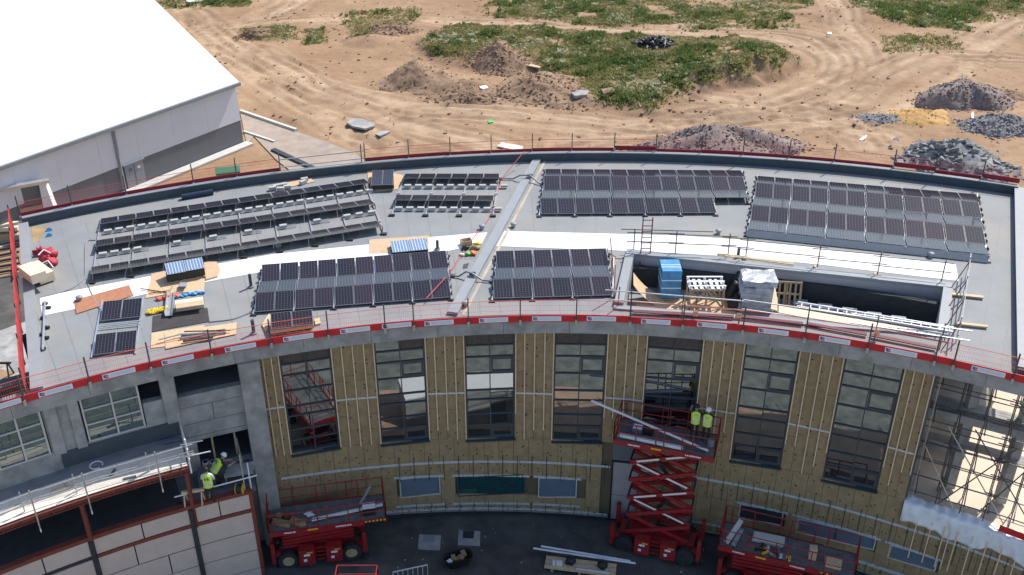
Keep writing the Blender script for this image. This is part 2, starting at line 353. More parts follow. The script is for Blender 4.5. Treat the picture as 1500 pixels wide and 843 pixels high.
def ground_mat():
    m = bpy.data.materials.new('sandy_earth'); m.use_nodes = True; t = m.node_tree; N = t.nodes; L = t.links; b = N['Principled BSDF']; b.inputs['Roughness'].default_value = .95; b.inputs['Specular IOR Level'].default_value = .15
    at_ = N.new('ShaderNodeAttribute'); at_.attribute_name = 'cover'; sp = N.new('ShaderNodeSeparateColor'); L.new(at_.outputs['Color'], sp.inputs[0])
    geo = N.new('ShaderNodeNewGeometry')
    def noise(s, lo, hi, d=8):
        n = N.new('ShaderNodeTexNoise'); n.inputs['Scale'].default_value = s; n.inputs['Detail'].default_value = d; n.inputs['Roughness'].default_value = .62; L.new(geo.outputs['Position'], n.inputs[0])
        r = N.new('ShaderNodeMapRange'); r.inputs[1].default_value = lo; r.inputs[2].default_value = hi; L.new(n.outputs[0], r.inputs[0]); return r.outputs[0]
    def mix(f, a, bb):
        x = N.new('ShaderNodeMix'); x.data_type = 'RGBA'
        if isinstance(f, float): x.inputs[0].default_value = f
        else: L.new(f, x.inputs[0])
        for k, q in ((6, a), (7, bb)):
            if isinstance(q, tuple): x.inputs[k].default_value = (*q, 1)
            else: L.new(q, x.inputs[k])
        return x.outputs[2]
    def mul(a, k):
        x = N.new('ShaderNodeMath'); x.operation = 'MULTIPLY'; L.new(a, x.inputs[0])
        if isinstance(k, float): x.inputs[1].default_value = k
        else: L.new(k, x.inputs[1])
        return x.outputs[0]
    c = mix(noise(.12, .35, .65), (.30, .185, .108), (.41, .275, .172))
    c = mix(mul(noise(.9, .42, .7), .55), c, (.24, .15, .09))
    c = mix(mul(sp.outputs[1], mul(noise(.5, .3, .6), .85)), c, (.53, .39, .265))
    c = mix(mul(at_.outputs['Alpha'], .9), c, (.21, .132, .082))
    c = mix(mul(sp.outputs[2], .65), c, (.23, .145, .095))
    c = mix(mul(noise(3.2, .55, .75), .4), c, (.20, .135, .09))
    g = mix(noise(.7, .4, .62), (.12, .135, .055), (.22, .18, .095))
    c = mix(mul(sp.outputs[0], noise(1.1, .3, .48)), c, g)
    L.new(c, b.inputs['Base Color'])
    nb = N.new('ShaderNodeTexNoise'); nb.inputs['Scale'].default_value = 2.2; nb.inputs['Detail'].default_value = 9; nb.inputs['Roughness'].default_value = .7; L.new(geo.outputs['Position'], nb.inputs[0])
    bp = N.new('ShaderNodeBump'); bp.inputs['Strength'].default_value = .55; bp.inputs['Distance'].default_value = .16; L.new(nb.outputs[0], bp.inputs['Height']); L.new(bp.outputs[0], b.inputs['Normal'])
    return m
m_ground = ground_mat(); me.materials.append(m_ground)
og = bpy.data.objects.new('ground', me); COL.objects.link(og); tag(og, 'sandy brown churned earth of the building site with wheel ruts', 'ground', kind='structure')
def gz(x, y):
    i = min(max(int(np.searchsorted(ys, y))-1, 0), ny-2); j = min(max(int(np.searchsorted(xs, x))-1, 0), nx-2)
    return float(z[i:i+2, j:j+2].mean())
# courtyard: three rings of one gently sloping floor
def zc(x): return -.45-.06*(x+1.2)
def ringfloor(name, R0, R1, mat, label, dz=0):
    b = MB(); n = 120; P = []
    for i in range(n):
        a = 2*math.pi*i/n
        for R in (R0, R1):
            x, y = CX+R*math.sin(a), CY+R*math.cos(a); P.append((x, y, zc(x)+dz))
    F = [(2*i, 2*i+1, 2*((i+1) % n)+1, 2*((i+1) % n)) for i in range(n)]
    b.add(P, F); o = b.build(name, mat, fix=False); return tag(o, label, 'ground', kind='structure')
m_turf = M('turf', (.16, .17, .15), .95, .3, 1.5)
m_dirt = M('packed_earth', (.42, .28, .19), .95, .15, 1)
ringfloor('courtyard', 35.6, 43.45, m_asph, 'dark asphalt courtyard floor in the shade of the curved facade')
ringfloor('dirt_road', 31.2, 35.6, m_dirt, 'packed earth track round the courtyard')
ringfloor('courtyard_lawn', .2, 31.2, m_turf, 'grey green turf in the middle of the courtyard')
# hardcore road by the hall
b = MB(); b.add([at(*p, 0)+UP*.03 for p in [(352, 166), (436, 194), (520, 224), (548, 248), (440, 262), (405, 235), (372, 200), (362, 214), (240, 270), (150, 300), (352, 200)]], [(0, 1, 6, 7), (1, 2, 3, 4), (1, 4, 5, 6)])
tag(b.build('road', m_hard, fix=False), 'grey brown hardcore track beside the white hall', 'road', kind='structure')
b = MB(); b.beam(at(352, 163, .1), at(434, 191, .1), .32, .3); tag(b.build('kerb', m_kerb), 'pale straight kerb edging the hardcore track', 'kerb')
b = MB(); b.beam(at(400, 220, .05), at(462, 249, .05), .5, .3); tag(b.build('drain_trench', m_dsteel), 'dark open drain slot across the earth behind the roof', 'drain')
b = MB(); b.beam(at(357, 193, .06), at(402, 208, .06), .25, .2); tag(b.build('kerb', m_kerb), 'short dark kerb near the corner of the white hall', 'kerb')
# ================================================================== WHITE HALL
hc = at(357, 210, 0); ZE = 6.0
e1 = at(0, 245, ZE)-at(347, 123, ZE); e1.normalize(); v1 = at(222, 0, 7.6)-at(347, 123, ZE)
hall = thing('hall', 'large white flat roofed hall with pale and dark grey cladding', 'building', hc)
P0 = Vector((hc.x, hc.y, ZE)); P1 = P0+e1*46; P2 = P0+v1*2.6; P3 = P1+v1*2.6
nrm = Vector((-e1.y, e1.x, 0));  nrm = nrm if nrm.dot(v1) < 0 else -nrm   # outward from the camera-side wall
b = MB(); off = nrm*.25-e1*.2; b.hexa([P0+off, P1+nrm*.25, P3, P2-e1*.2], [p+UP*.14 for p in (P0+off, P1+nrm*.25, P3, P2-e1*.2)]); roofp = b.build('roof', m_whiteroof, hall)
bar('gutter', m_gutter, hall, P0+nrm*.34-e1*.25-UP*.05, P1+nrm*.34-UP*.05, .24, .3)
d0, d1 = P0-UP*ZE, P1-UP*ZE
ang = math.atan2(e1.y, e1.x)
def wallpt(px, py):                     # intersect the camera-side wall plane
    d = Vector(ray(px, py)); t = (Vector((P0.x, P0.y, 0))-Vector((0, 0, CZ))).dot(nrm)/d.dot(nrm); return Vector((0, 0, CZ))+d*t
npan = 12
for i in range(npan):
    s0, s1 = 46*i/npan, 46*(i+1)/npan-.012; c = d0+e1*((s0+s1)/2)
    block('cladding_panel', m_wallw, hall, c+UP*4.15-nrm*.1, (s1-s0, .2, 3.6), ang)
    block('cladding_panel', m_wallg, hall, c+UP*1.16-nrm*.12, (s1-s0, .2, 2.32), ang)
sv = Vector((v1.x, v1.y, 0)).normalized()
b = MB(); b.beam(d0+UP*1.2+sv*.2-nrm*.1, d0+UP*1.2+sv*60, .2, 2.4); b.build('side_wall_base', m_wallg, hall); b = MB(); b.beam(d0+UP*4.2+sv*.2-nrm*.1, d0+UP*4.2+sv*60, .2, 3.55); b.build('side_wall', m_wallw, hall)
b = MB(); b.beam(d0+nrm*.55-e1*.3+UP*.06, d1+nrm*.55+UP*.06, 1.0, .16); b.build('plinth', m_kerb, hall)
q = wallpt(171, 225); bar('downpipe', m_gutter, hall, Vector((q.x, q.y, 0))+nrm*.08, Vector((q.x, q.y, ZE-.1))+nrm*.08, .28, .16)
q = wallpt(199, 262); Dz = lambda u, v, h: Vector((q.x, q.y, h))+nrm*v+e1*u
b = MB(); b.box(Dz(0, .03, 1.2), (1.9, .1, 2.15), ang); dr = b.build('door', m_gutter, hall)
for u, mt in ((-.45, m_plate), (.4, m_bpanel)): b = MB(); b.box(Dz(u, .1, 1.75), (.3, .02, .25), ang); b.build('door_sign', mt, dr)
b = MB(); b.box(Dz(0, .085, 1.15), (.04, .02, 2), ang); b.build('door_gap', m_frame, dr); b = MB(); b.box(Dz(0, .1, 2.33), (2.2, .2, .1), ang); b.build('door_head', m_gutter, dr)
# white framed porch in front of the hall
pc = at(63, 330, 0); por = thing('porch', 'white framed porch with a broad pale pier at the left frame edge', 'porch', pc)
tz = 4.0; tp = at(62, 268, tz); b = MB(); b.hexa([tp+Vector((-.5, 0, -tz)), tp+Vector((.75, -.2, -tz)), tp+Vector((.75, .5, -tz)), tp+Vector((-.5, .5, -tz))], [tp+Vector((-.3, 0, 0)), tp+Vector((.2, 0, 0)), tp+Vector((.2, .5, 0)), tp+Vector((-.3, .5, 0))]); b.build('pier', m_plate, por)
pd = (at(0, 279, tz)-at(64, 267, tz)).normalized(); b = MB(); b.beam(tp+Vector((.5, .15, .12)), tp+pd*9+Vector((0, .15, .12)), .5, .24); b.build('roof_beam', m_alu, por)
b = MB(); b.beam(tp+pd*.3+Vector((0, .7, -1.0)), tp+pd*9+Vector((0, .7, -1.0)), .2, 1.9); b.build('dark_wall', m_wallg, por)
b = MB(); b.beam(tp+pd*.3+Vector((0, .5, -3)), tp+pd*9+Vector((0, .5, -3)), .2, 2); b.build('brick_wall', m_brick, por)
# ================================================================== CURVED BUILDING
bld = thing('curved_building', 'curved school building with grey flat roof and insulated inner facade', 'building', (CX, CY+43, 0))
zwb = lambda a: 4.7-.0385*a            # sill of the tall windows
ztp = lambda a: 3.15-.043*a            # tape course below them
zmid = lambda a: 7.55-.04*a
zlt = lambda a: 2.17-.055*a            # head of low windows
zls = lambda a: .28-.05*a
zbs = lambda a: -.22-.055*a
ZTOP = ZR-.85
# well (sunken plant area) corners on roof level
WA, WB_, WC, WD = at(929, 376), at(1381, 424), at(1372, 488), at(913, 450)
AL, AR = -31.3, 28.0
outer = [pol(RF, AL+(AR-AL)*i/60, ZR) for i in range(61)]+[polb(RB, 23.9-(23.9+32.3)*i/60, ZR) for i in range(61)]
hole = [WA, WB_, WC, WD]
allp = outer+hole; tri = tessellate_polygon([outer, hole])
b = MB(); n0 = len(allp); b.add(allp+[p-UP*.35 for p in allp], [tuple(t) for t in tri]+[tuple(i+n0 for i in t[::-1]) for t in tri]+[(i, (i+1) % len(outer), n0+(i+1) % len(outer), n0+i) for i in range(len(outer))])
deck = b.build('roof_deck', m_roof, bld)
# membrane lap seams on the deck (raised welds)
sm = MB()
for k in range(16):
    R = RF+1.2+k*1.05
    pass
for k in range(46):
    a = AL+1.4+k*(AR-AL-2.5)/45
    r1 = RB-1.0
    p0 = pol(RF+.5, a, ZR+.004); p1 = pol(RF+16.2, a, ZR+.004)
    if 5 < p0.x < 20.5:
        continue
    sm.beam(p0, p1, .05, .006)
tag(sm.build('membrane_seams', M('seam_weld', (.22, .225, .23), .7, .1), deck), kind='stuff')
# well
DEP = 1.5
wl = MB(); cor = [WA, WB_, WC, WD]
for i in range(4):
    p, q = cor[i], cor[(i+1) % 4]; cen = sum(cor, Vector())/4; nrm_ = (q-p).normalized().cross(UP); nrm_ = nrm_ if nrm_.dot(p-cen) > 0 else -nrm_
    wl.hexa([p-UP*DEP, q-UP*DEP, q-UP*DEP+nrm_*.3, p-UP*DEP+nrm_*.3], [p-UP*.0, q-UP*.0, q+nrm_*.3-UP*.0, p+nrm_*.3])
well = wl.build('well_wall', M('well_membrane', (.36, .36, .375), .7, .08, 1), bld)
b = MB(); b.prism([p-UP*(DEP+.1) for p in cor], .1); b.build('well_floor', M('well_floor', (.26, .28, .30), .8, .1, 1, stain=(.4, .37, .32), stain_amt=.5, sscale=.6), bld)
b = MB()
for i, (hh, ww) in enumerate([(.16, .5), (.16, .45), (.1, .35), (.24, .45)]):
    p, q = cor[i], cor[(i+1) % 4]; cen = sum(cor, Vector())/4; n_ = (q-p).normalized().cross(UP); n_ = n_ if n_.dot(p-cen) > 0 else -n_
    e = (q-p).normalized()*(.45 if i % 2 == 0 else -.02)
    b.hexa([p-e+n_*.003, q+e+n_*.003, q+e+n_*ww, p-e+n_*ww], [p-e+n_*.003+UP*hh, q+e+n_*.003+UP*hh, q+e+n_*ww+UP*hh, p-e+n_*ww+UP*hh])
b.build('well_kerb', m_cap, bld)
# parapets
b = MB(); b.arc(RB-.05, RB+.28, -32.2, 23.8, ZR-.4, ZR+.5, 60, polb); b.build('parapet', m_upstand, bld)
b = MB(); b.arc(RB-.06, RB+.24, -32.2, 23.8, ZR+.5, ZR+.55, 60, polb); b.build('parapet_capping', m_cap, bld)
R1, R2 = polb(RB, 23.8, ZR), pol(RF+.1, 28.0, ZR)
b = MB(); b.beam(R1+UP*.1, R2+UP*.1, .3, .62); b.build('parapet', m_upstand, bld); b = MB(); b.beam(R1+UP*.44+Vector((.3, 0, 0)), R2+UP*.44+Vector((.3, 0, 0)), .95, .06); b.build('parapet_capping', m_cap, bld)
L1, L2 = polb(RB, -32.2, ZR), pol(RF+.1, -31.2, ZR)
b = MB(); b.beam(L1+UP*.1, L2+UP*.1, .5, .4); b.build('parapet', m_cap, bld)
# dividing upstand and cover
dT, dB = at(787, 236), at(663, 462); b = MB(); b.beam(dT+UP*.09, dB+UP*.09, .5, .18); b.build('dividing_kerb', m_cap, bld)
b = MB(); dd = (dB-dT).normalized(); b.beam(dT+Vector((.5, 0, .012)), dB+Vector((.5, 0, .012)), .16, .012); b.build('flashing_strip', M('flashing', (.42, .36, .28), .7, .2, 1), bld)
# white membrane strips
def sheet(name, pts, mat, parent, dz=.008, th=.006):
    b = MB(); b.prism([p+UP*dz for p in pts], th); return b.build(name, mat, parent)
T1 = [(58, 436), (140, 420), (220, 405), (320, 387), (400, 373), (537, 359), (630, 348), (714, 341)]; B1 = [(706, 357), (640, 372), (537, 382), (400, 396), (315, 411), (220, 430), (140, 447), (62, 463)]
sheet('white_membrane', [at(*p) for p in T1+B1], m_white, bld)
T2 = [(739, 339), (895, 343), (1000, 346), (1100, 353), (1200, 364), (1300, 376), (1400, 388)]; B2 = [(1404, 412), (1300, 400), (1200, 388), (1100, 378), (1000, 372), (897, 367), (833, 365), (727, 361)]
sheet('white_membrane', [at(*p) for p in T2+B2], m_white, bld)
# front kerb and concrete fascia
b = MB(); b.arc(RF-.02, RF+.16, AL+.2, AR, ZR+.0, ZR+.07, 60); b.build('edge_kerb', m_white, bld)
b = MB(); b.arc(RF+.2, RF+.27, AL+.2, AR, ZR+.0, ZR+.05, 60); b.build('edge_seal', m_black, bld)
for k in range(16):
    a0 = -37+k*4.22; b = MB(); b.arc(RF-.04, RF+.6, a0, a0+4.2, ZTOP+.02, ZR-.02, 5); b.build('fascia_beam', m_conc, bld)
# outer walls and floors (behind the facade)
b = MB(); b.arc(RB-.1, RB+.2, -32.2, 23.8, -.5, ZR-.41, 40, polb); b.build('outer_wall', m_wallg, bld)
b = MB(); b.beam(Vector((L1.x, L1.y, 5.8)), Vector((L2.x, L2.y, 5.8))+(L1-L2).normalized()*1.2, .3, 12); b.build('end_wall', m_wallg, bld)
b = MB(); b.beam(Vector((R1.x, R1.y, 5.8)), Vector((R1.x, R1.y, 5.8))+(R2-R1)*.3, .3, 12); b.build('end_wall', m_wallg, bld)
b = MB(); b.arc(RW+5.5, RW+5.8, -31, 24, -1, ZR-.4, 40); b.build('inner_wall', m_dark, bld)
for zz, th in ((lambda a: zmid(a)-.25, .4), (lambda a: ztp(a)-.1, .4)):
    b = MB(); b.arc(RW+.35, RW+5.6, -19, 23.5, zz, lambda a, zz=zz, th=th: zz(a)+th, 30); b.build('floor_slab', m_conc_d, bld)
b = MB(); b.arc(RW+.25, RW+5.6, 23.5, 23.7, -2, ZR-.4, 1); b.build('end_wall', m_conc_d, bld)
# ---- tall windows
WPX = [(407, 483, 510), (547, 621, 497), (680, 754, 487), (813, 890, 486), (950, 1031, 490), (1093, 1173, 503), (1238, 1328, 527)]
WIN = [(cyl(x0, y)[0], cyl(x1, y)[0]) for x0, x1, y in WPX]
fr = [0, .13, .235, .385, .54, .63, .765, .87, 1.0]
def frame_at(a): return Matrix.Rotation(-R_(a), 3, 'Z')
for wi, (a0, a1) in enumerate(WIN):
    ac = (a0+a1)/2; zb = zwb(ac); H = ZTOP-zb; RG = RW+.12; wd = 2*RG*math.sin(R_(a1-a0)/2)
    c = pol(RG*math.cos(R_(a1-a0)/2), ac, 0); Mx = frame_at(ac); P = lambda u, v, w_=0: c+Mx@Vector((u, w_, 0))+UP*v
    f = MB()
    for u in (-wd/2+.04, 0, wd/2-.04): f.box(P(u, zb+H/2), (.07 if u else .05, .14, H), M=Mx)
    for k, q in enumerate(fr): f.box(P(0, ZTOP-q*H+(-.04 if q == 0 else .04 if q == 1 else 0), .002), (wd-.1, .13, .06 if 0 < k < 8 else .09), M=Mx)
    for (row, side) in ((2, 1), (7, 1)):
        if wi in (0,): continue
        z0, z1 = ZTOP-fr[row+1]*H, ZTOP-fr[row]*H
        for zz in (z0+.1, z1-.1): f.box(P(side*wd/4, zz, -.01), (wd/2-.16, .1, .11), M=Mx)
        for u in (.1, wd/2-.14): f.box(P(side*u, (z0+z1)/2, -.012), (.1, .1, z1-z0-.2), M=Mx)
    win = f.build('window', m_frame, bld)
    b = MB(); b.box(P(0, zb-.05, -.16), (wd+.1, .3, .05), M=Mx); b.build('sill', m_frame, win)
    for r in range(8):
        z0, z1 = ZTOP-fr[r+1]*H, ZTOP-fr[r]*H
        for s in (-1, 1):
            mt = m_spandrel if r == 0 and not (wi == 1 and s == -1) and wi < 5 else m_glass
            til = Matrix.Rotation(rnd.uniform(-.006, .006), 3, 'X')@Matrix.Rotation(rnd.uniform(-.006, .006), 3, 'Z')
            block('pane', mt, win, P(s*wd/4, (z0+z1)/2, .01), (wd/2-.05, .024, z1-z0-.05), M=Mx@til)
# ---- insulated piers
edges = [-19.0]+[q for w_ in WIN for q in w_]+[23.55]
fixm = MB()
for i in range(0, len(edges), 2):
    a0, a1 = edges[i], edges[i+1]; bk = MB(); bk.arc(RW+.10, RW+.25, a0, a1, lambda a: zwb(a), ZTOP+.02, 3); bay = bk.build('insulation_bay', m_woolj, bld)
    nb = 3 if i == 0 else (4 if i < 14 else 3)
    for k in range(nb):
        b0, b1 = a0+(a1-a0)*k/nb, a0+(a1-a0)*(k+1)/nb
        zs = [0, rnd.uniform(.28, .36), rnd.uniform(.62, .7), 1]
        for j in range(3):
            o_ = rnd.uniform(-.012, .012); m_ = MB(); zlo = zwb((b0+b1)/2); hh = ZTOP-zlo
            m_.arc(RW+o_, RW+.11, b0+.012, b1-.012, zlo+zs[j]*hh+.008, zlo+zs[j+1]*hh-.008, 1); m_.build('insulation_board', m_wool, bay)
            for _ in range(2):
                aa = rnd.choice((b0+.12, b1-.12, b0+.16)); zz = zlo+(zs[j]+(zs[j+1]-zs[j])*rnd.uniform(.1, .9))*hh
                fixm.box(pol(RW-.02, aa, zz), (.055, .03, .055), M=frame_at(aa))
    for k in range(nb+1):
        a = a0+(a1-a0)*k/nb+(.05 if k == 0 else -.05 if k == nb else 0)+rnd.uniform(-.02, .02); zlo = zwb(a)+(rnd.choice((0, 0, .6, 1.6)) if 3 < i else 0.)
        block('batten', m_batten, bay, pol(RW-.045, a, (zlo+ZTOP)/2), (.055, .055, ZTOP-zlo), M=frame_at(a))
    t = MB(); t.arc(RW-.022, RW-.014, a0+.05, a1-.05, lambda a: zmid(a)-.05, lambda a: zmid(a)+.05, 3); t.build('foil_tape', m_foil, bay)
# ---- lower band with low windows
LOW = [(-10.5, -7.75, 1.25, m_bpanel, 1), (-6.5, -1.8, 1.25, m_tglass, 2), (-.8, 1.85, 1.3, m_bpanel, 1), (13.3, 16.2, .95, m_dark, 1), (17.25, 22.4, .9, m_bpanel, 2), (23.4, 26.4, .85, m_bpanel, 1)]  # the m_dark pane paints the shade of an open gap
bk = MB(); bk.arc(RW+.10, RW+.25, -18.9, 4.3, lambda a: zbs(a)+.05, lambda a: zwb(a)-.03, 20); band = bk.build('insulation_band', m_woolj, bld)
bk = MB(); bk.arc(RW+.10, RW+.25, 6.2, 36, lambda a: zbs(a)+.05, lambda a: zwb(a)-.03 if a < 23.6 else ztp(a)+1.45, 20); band2 = bk.build('insulation_band', m_woolj, bld)
def boardpiece(a0, a1, f0, f1, par):
    o_ = rnd.uniform(-.01, .01); m_ = MB(); m_.arc(RW+o_, RW+.11, a0+.012, a1-.012, lambda a: f0(a)+.008, lambda a: f1(a)-.008, 1); m_.build('insulation_board', m_wool, par)
a = -18.9
while a < 35.5:
    a1 = a+1.02
    par = band if a < 4.2 else band2
    if a1 > 4.3 and a < 6.2: a = 6.2 if a1 > 4.35 else a1; continue
    top = zwb if a < 23.3 else (lambda q: ztp(q)+1.45)
    boardpiece(a, a1, ztp, top, par)
    lw = [l for l in LOW if l[0]-.3 < (a+a1)/2 < l[1]+.3]
    boardpiece(a, a1, zlt, ztp, par)
    if not lw: boardpiece(a, a1, zls, zlt, par)
    else:
        h = lw[0][2]; boardpiece(a, a1, zls, lambda q, h=h: zlt(q)-h, par)
    boardpiece(a, a1, zbs, zls, par)
    for zf0, zf1 in ((ztp, top), (zlt, ztp), (zbs, zls)):
        for _ in range(2):
            aa = a+rnd.uniform(.1, .9); zz = zf0(aa)+(zf1(aa)-zf0(aa))*rnd.uniform(.15, .85); fixm.box(pol(RW-.02, aa, zz), (.055, .03, .055), M=frame_at(aa))
    a = a1
tag(fixm.build('insulation_fixings', m_fix, bld), kind='stuff')
for a0, a1, f in [(-18.4, 4.2, ztp), (6.3, 35.5, ztp), (-18.4, 4.2, lambda q: zbs(q)+.12), (6.3, 35.5, lambda q: zls(q)-.05)]+[(l[0]-.4, l[1]+.4, zlt) for l in LOW]+[(l[0]-.4, l[1]+.4, zls) for l in LOW]:
    x = a0
    while x < a1:
        y = min(a1, x+rnd.uniform(2.2, 3.4)); t = MB(); t.arc(RW-.024, RW-.014, x, y-.06, lambda q: f(q)-.07, lambda q: f(q)+.08, 3); t.build('foil_tape', m_foil, bld); x = y
# thin dark vertical strips standing in for joint lines on the lower band
vb = []
for a in np.arange(-16.6, 35, 1.02):
    if 4.0 < a < 6.4 or a < -11.5: continue
    block('joint_strip', m_dsteel, band if a < 4.2 else band2, pol(RW-.03, float(a), (zls(a)+ztp(a))/2+1.05), (.025, .03, 1.6), M=frame_at(float(a)))
    block('joint_strip', m_dsteel, band if a < 4.2 else band2, pol(RW-.03, float(a), zbs(a)+.2), (.025, .03, .75), M=frame_at(float(a)))
for a0, a1, h, mt, n in LOW:
    ac = (a0+a1)/2; Mx = frame_at(ac); zt = zlt(ac)-.08; wd = 2*RW*math.sin(R_(a1-a0)/2); c = pol((RW+.04)*math.cos(R_(a1-a0)/2), ac, zt-h/2+.05)
    f = MB(); sl = Matrix.Rotation(0, 3, 'Y')
    for u in (-wd/2, wd/2): f.box(c+Mx@Vector((u, 0, 0)), (.06, .12, h), M=Mx)
    for v in (-h/2, h/2): f.box(c+UP*v, (wd, .118, .05), M=Mx)
    win = f.build('low_window', m_frame if mt is m_tglass else m_lframe, bld)
    for k in range(n): block('pane', mt, win, c+Mx@Vector((wd*((k+.5)/n-.5), .02, 0)), (wd/n-.07, .03, h-.06), M=Mx)
    if mt is m_tglass:
        for k in range(2): bar('diagonal_stay', m_dsteel, win, c+Mx@Vector((wd*(k-.5)/2-.45, -.04, .35)), c+Mx@Vector((wd*(k-.5)/2+.4, -.04, -.25)), .05)
m_dpan = M('shaded_door_panel', (.36, .34, .34), .6, .05)  # the panels are white; their shade is put into this grey
# opening behind the raised lift, with white panels
b = MB(); b.arc(RW+.1, RW+.16, 4.35, 6.15, lambda a: zbs(a)+1.5, lambda a: ztp(a)+.3, 1); b.build('door_panel', m_dpan, bld)
b = MB(); b.arc(RW+.1, RW+.16, 4.35, 6.15, lambda a: zbs(a)-.2, lambda a: zbs(a)+1.46, 1); b.build('door_panel', m_dpan, bld)
b = MB(); b.arc(RW+.1, RW+.2, 4.3, 6.2, lambda a: ztp(a)+.34, lambda a: zwb(a)-.02, 1); b.build('lintel', m_conc_d, bld)
b = MB(); b.arc(RW+.04, RW+.12, 4.26, 4.36, lambda a: zbs(a)-.2, lambda a: ztp(a)+.4, 1); b.arc(RW+.04, RW+.12, 4.36, 6.2, lambda a: ztp(a)+.3, lambda a: ztp(a)+.4, 1); b.build('door_frame', m_black, bld)
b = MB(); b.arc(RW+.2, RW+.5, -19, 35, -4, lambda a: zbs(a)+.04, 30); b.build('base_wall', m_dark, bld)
b = MB(); b.arc(RW-.03, RW+.2, -18.6, 4.2, lambda a: zbs(a)-.06, zbs, 14); b.arc(RW-.03, RW+.2, 6.3, 35, lambda a: zbs(a)-.06, zbs, 18); b.build('base_rail', m_alu, bld)
# ---- bare concrete wall on the left with openings
ZT_ = 7.85
OPN = [(-23.8, -19.05, 9.95, ZTOP), (-23.2, -19.95, 5.62, 7.35), (-25.85, -24.7, 10.1, ZTOP), (-29.3, -25.85, 8.9, ZTOP), (-34.3, -31.3, 8.9, ZTOP)]
A_ = sorted({-37., -18.75} | {q for o in OPN for q in o[:2]}); Z_ = sorted({-1.5, ZTOP+.02} | {q for o in OPN for q in o[2:]})
b = MB()
for i in range(len(A_)-1):
    for j in range(len(Z_)-1):
        ca_, cz_ = (A_[i]+A_[i+1])/2, (Z_[j]+Z_[j+1])/2
        if not any(o[0] < ca_ < o[1] and o[2] < cz_ < o[3] for o in OPN): b.arc(RW, RW+.35, A_[i], A_[i+1], Z_[j], Z_[j+1], max(1, int(A_[i+1]-A_[i])))
b.build('concrete_wall', m_conc, bld)
for a0, a1 in ((-24.65, -23.85), (-31.2, -30.55), (-29.9, -29.35)): b = MB(); b.arc(RW-.14, RW-.002, a0, a1, ZT_ + .9, ZTOP, 1); b.build('pilaster', m_conc, bld)
for a0, a1, zz in ((-23.8, -20.05, 9.3), (-23.8, -20.05, 8.35), (-23.8, -20.05, 7.6)): b = MB(); b.arc(RW-.006, RW-.002, a0, a1, zz, zz+.03, 3); b.build('pour_joint', m_conc_d, bld)
b = MB(); b.arc(RW-.006, RW-.002, -21.9, -21.85, 8.38, 9.3, 1); b.build('pour_joint', m_conc_d, bld)
for a0 in (-22.3, -20.9): b = MB(); b.arc(RW+.5, RW+.58, a0, a0+.12, 5.62, 7.4, 1); b.build('prop', m_timber, bld)
b = MB(); b.arc(RW-.5, RW+.34, -20.0, -18.72, -1.5, ZTOP, 1); b.build('concrete_pier', m_conc, bld)
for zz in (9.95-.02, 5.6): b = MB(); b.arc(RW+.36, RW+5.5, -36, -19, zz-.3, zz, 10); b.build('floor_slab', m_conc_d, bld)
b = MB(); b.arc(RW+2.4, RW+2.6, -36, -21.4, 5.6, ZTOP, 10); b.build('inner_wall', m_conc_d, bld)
b = MB(); b.arc(RW-.04, RW-.002, -30.9, -24.0, 7.9, 8.75, 8); b.build('damp_course', m_upstand, bld)
for (a0, a1, z0, z1) in OPN[3:]:
    ac = (a0+a1)/2; Mx = frame_at(ac); wd = 2*RW*math.sin(R_(a1-a0)/2)-.2; zc0, zc1 = z0+.02, z1-.1; c = pol(RW-.02, ac, (zc0+zc1)/2); h = zc1-zc0
    f = MB()
    for u in (-wd/2, .05, wd/2): f.box(c+Mx@Vector((u, 0, 0)), (.08, .16, h), M=Mx)
    for v in (-h/2, -.12*h, .22*h, h/2): f.box(c+UP*v, (wd, .14, .06), M=Mx)
    win = f.build('window', m_lframe, bld)
    zz = [-h/2, -.12*h, .22*h, h/2]
    for k in range(3):
        for s in (-1, 1): block('pane', m_lglass, win, c+Mx@Vector((s*wd/4+.02, .02, (zz[k]+zz[k+1])/2)), (wd/2-.08, .03, zz[k+1]-zz[k]-.04), M=Mx)
# ---- left terrace, red steel frame and cream panel wall
ZT = 7.85; RT = 40.55
b = MB(); b.arc(RT+.1, RW, -38, -24.1, ZT-.3, ZT, 14); b.build('terrace_floor', M('terrace_membrane', (.20, .215, .23), .7, .2, 1, stain=(.30, .27, .24), stain_amt=.6, sscale=.5), bld)
b = MB(); b.arc(RT+.05, RT+1.6, -38, -24.15, ZT+.004, ZT+.03, 14); b.build('terrace_board', m_board, bld)
b = MB()
for z0, z1, r0, r1 in ((ZT-.1, ZT-.06, RT-.06, RT+.12), (ZT-.36, ZT-.32, RT-.06, RT+.12), (ZT-.32, ZT-.1, RT+.02, RT+.05)): b.arc(r0, r1, -38, -24.1, z0, z1, 14)
b.build('edge_beam', m_rust, bld)
for a in np.arange(-37, -24, .95): block('beam_stiffener', m_rust, bld, pol(RT+.0, float(a), ZT-.21), (.05, .12, .2), M=frame_at(float(a)))
b = MB(); b.beam(pol(RT+.05, -24.15, ZT-.2), pol(RW, -24.15, ZT-.2), .14, .34); b.build('edge_beam', m_rust, bld)
for a in (-30.65, -24.3, -20.6, -36.6): bar('steel_column', m_rust, bld, pol(RT+.03, a, 4.3 if a < -21 else -1), pol(RT+.03, a, ZT-.36 if a < -21 else 5.6), .16, .16)
SILL = 5.62
b = MB(); b.arc(RT-.02, RT+.3, -38, -20.5, SILL-.2, SILL, 16); b.build('sill_beam', m_rust, bld)
b = MB(); b.arc(RT+.2, RW, -24.9, -20.2, SILL-.25, SILL-.02, 6); b.build('lower_deck', m_conc_d, bld)
b = MB(); b.arc(RT+.25, RW, -38, -24.9, SILL-.25, SILL-.05, 6); b.build('lower_deck', m_dark, bld)
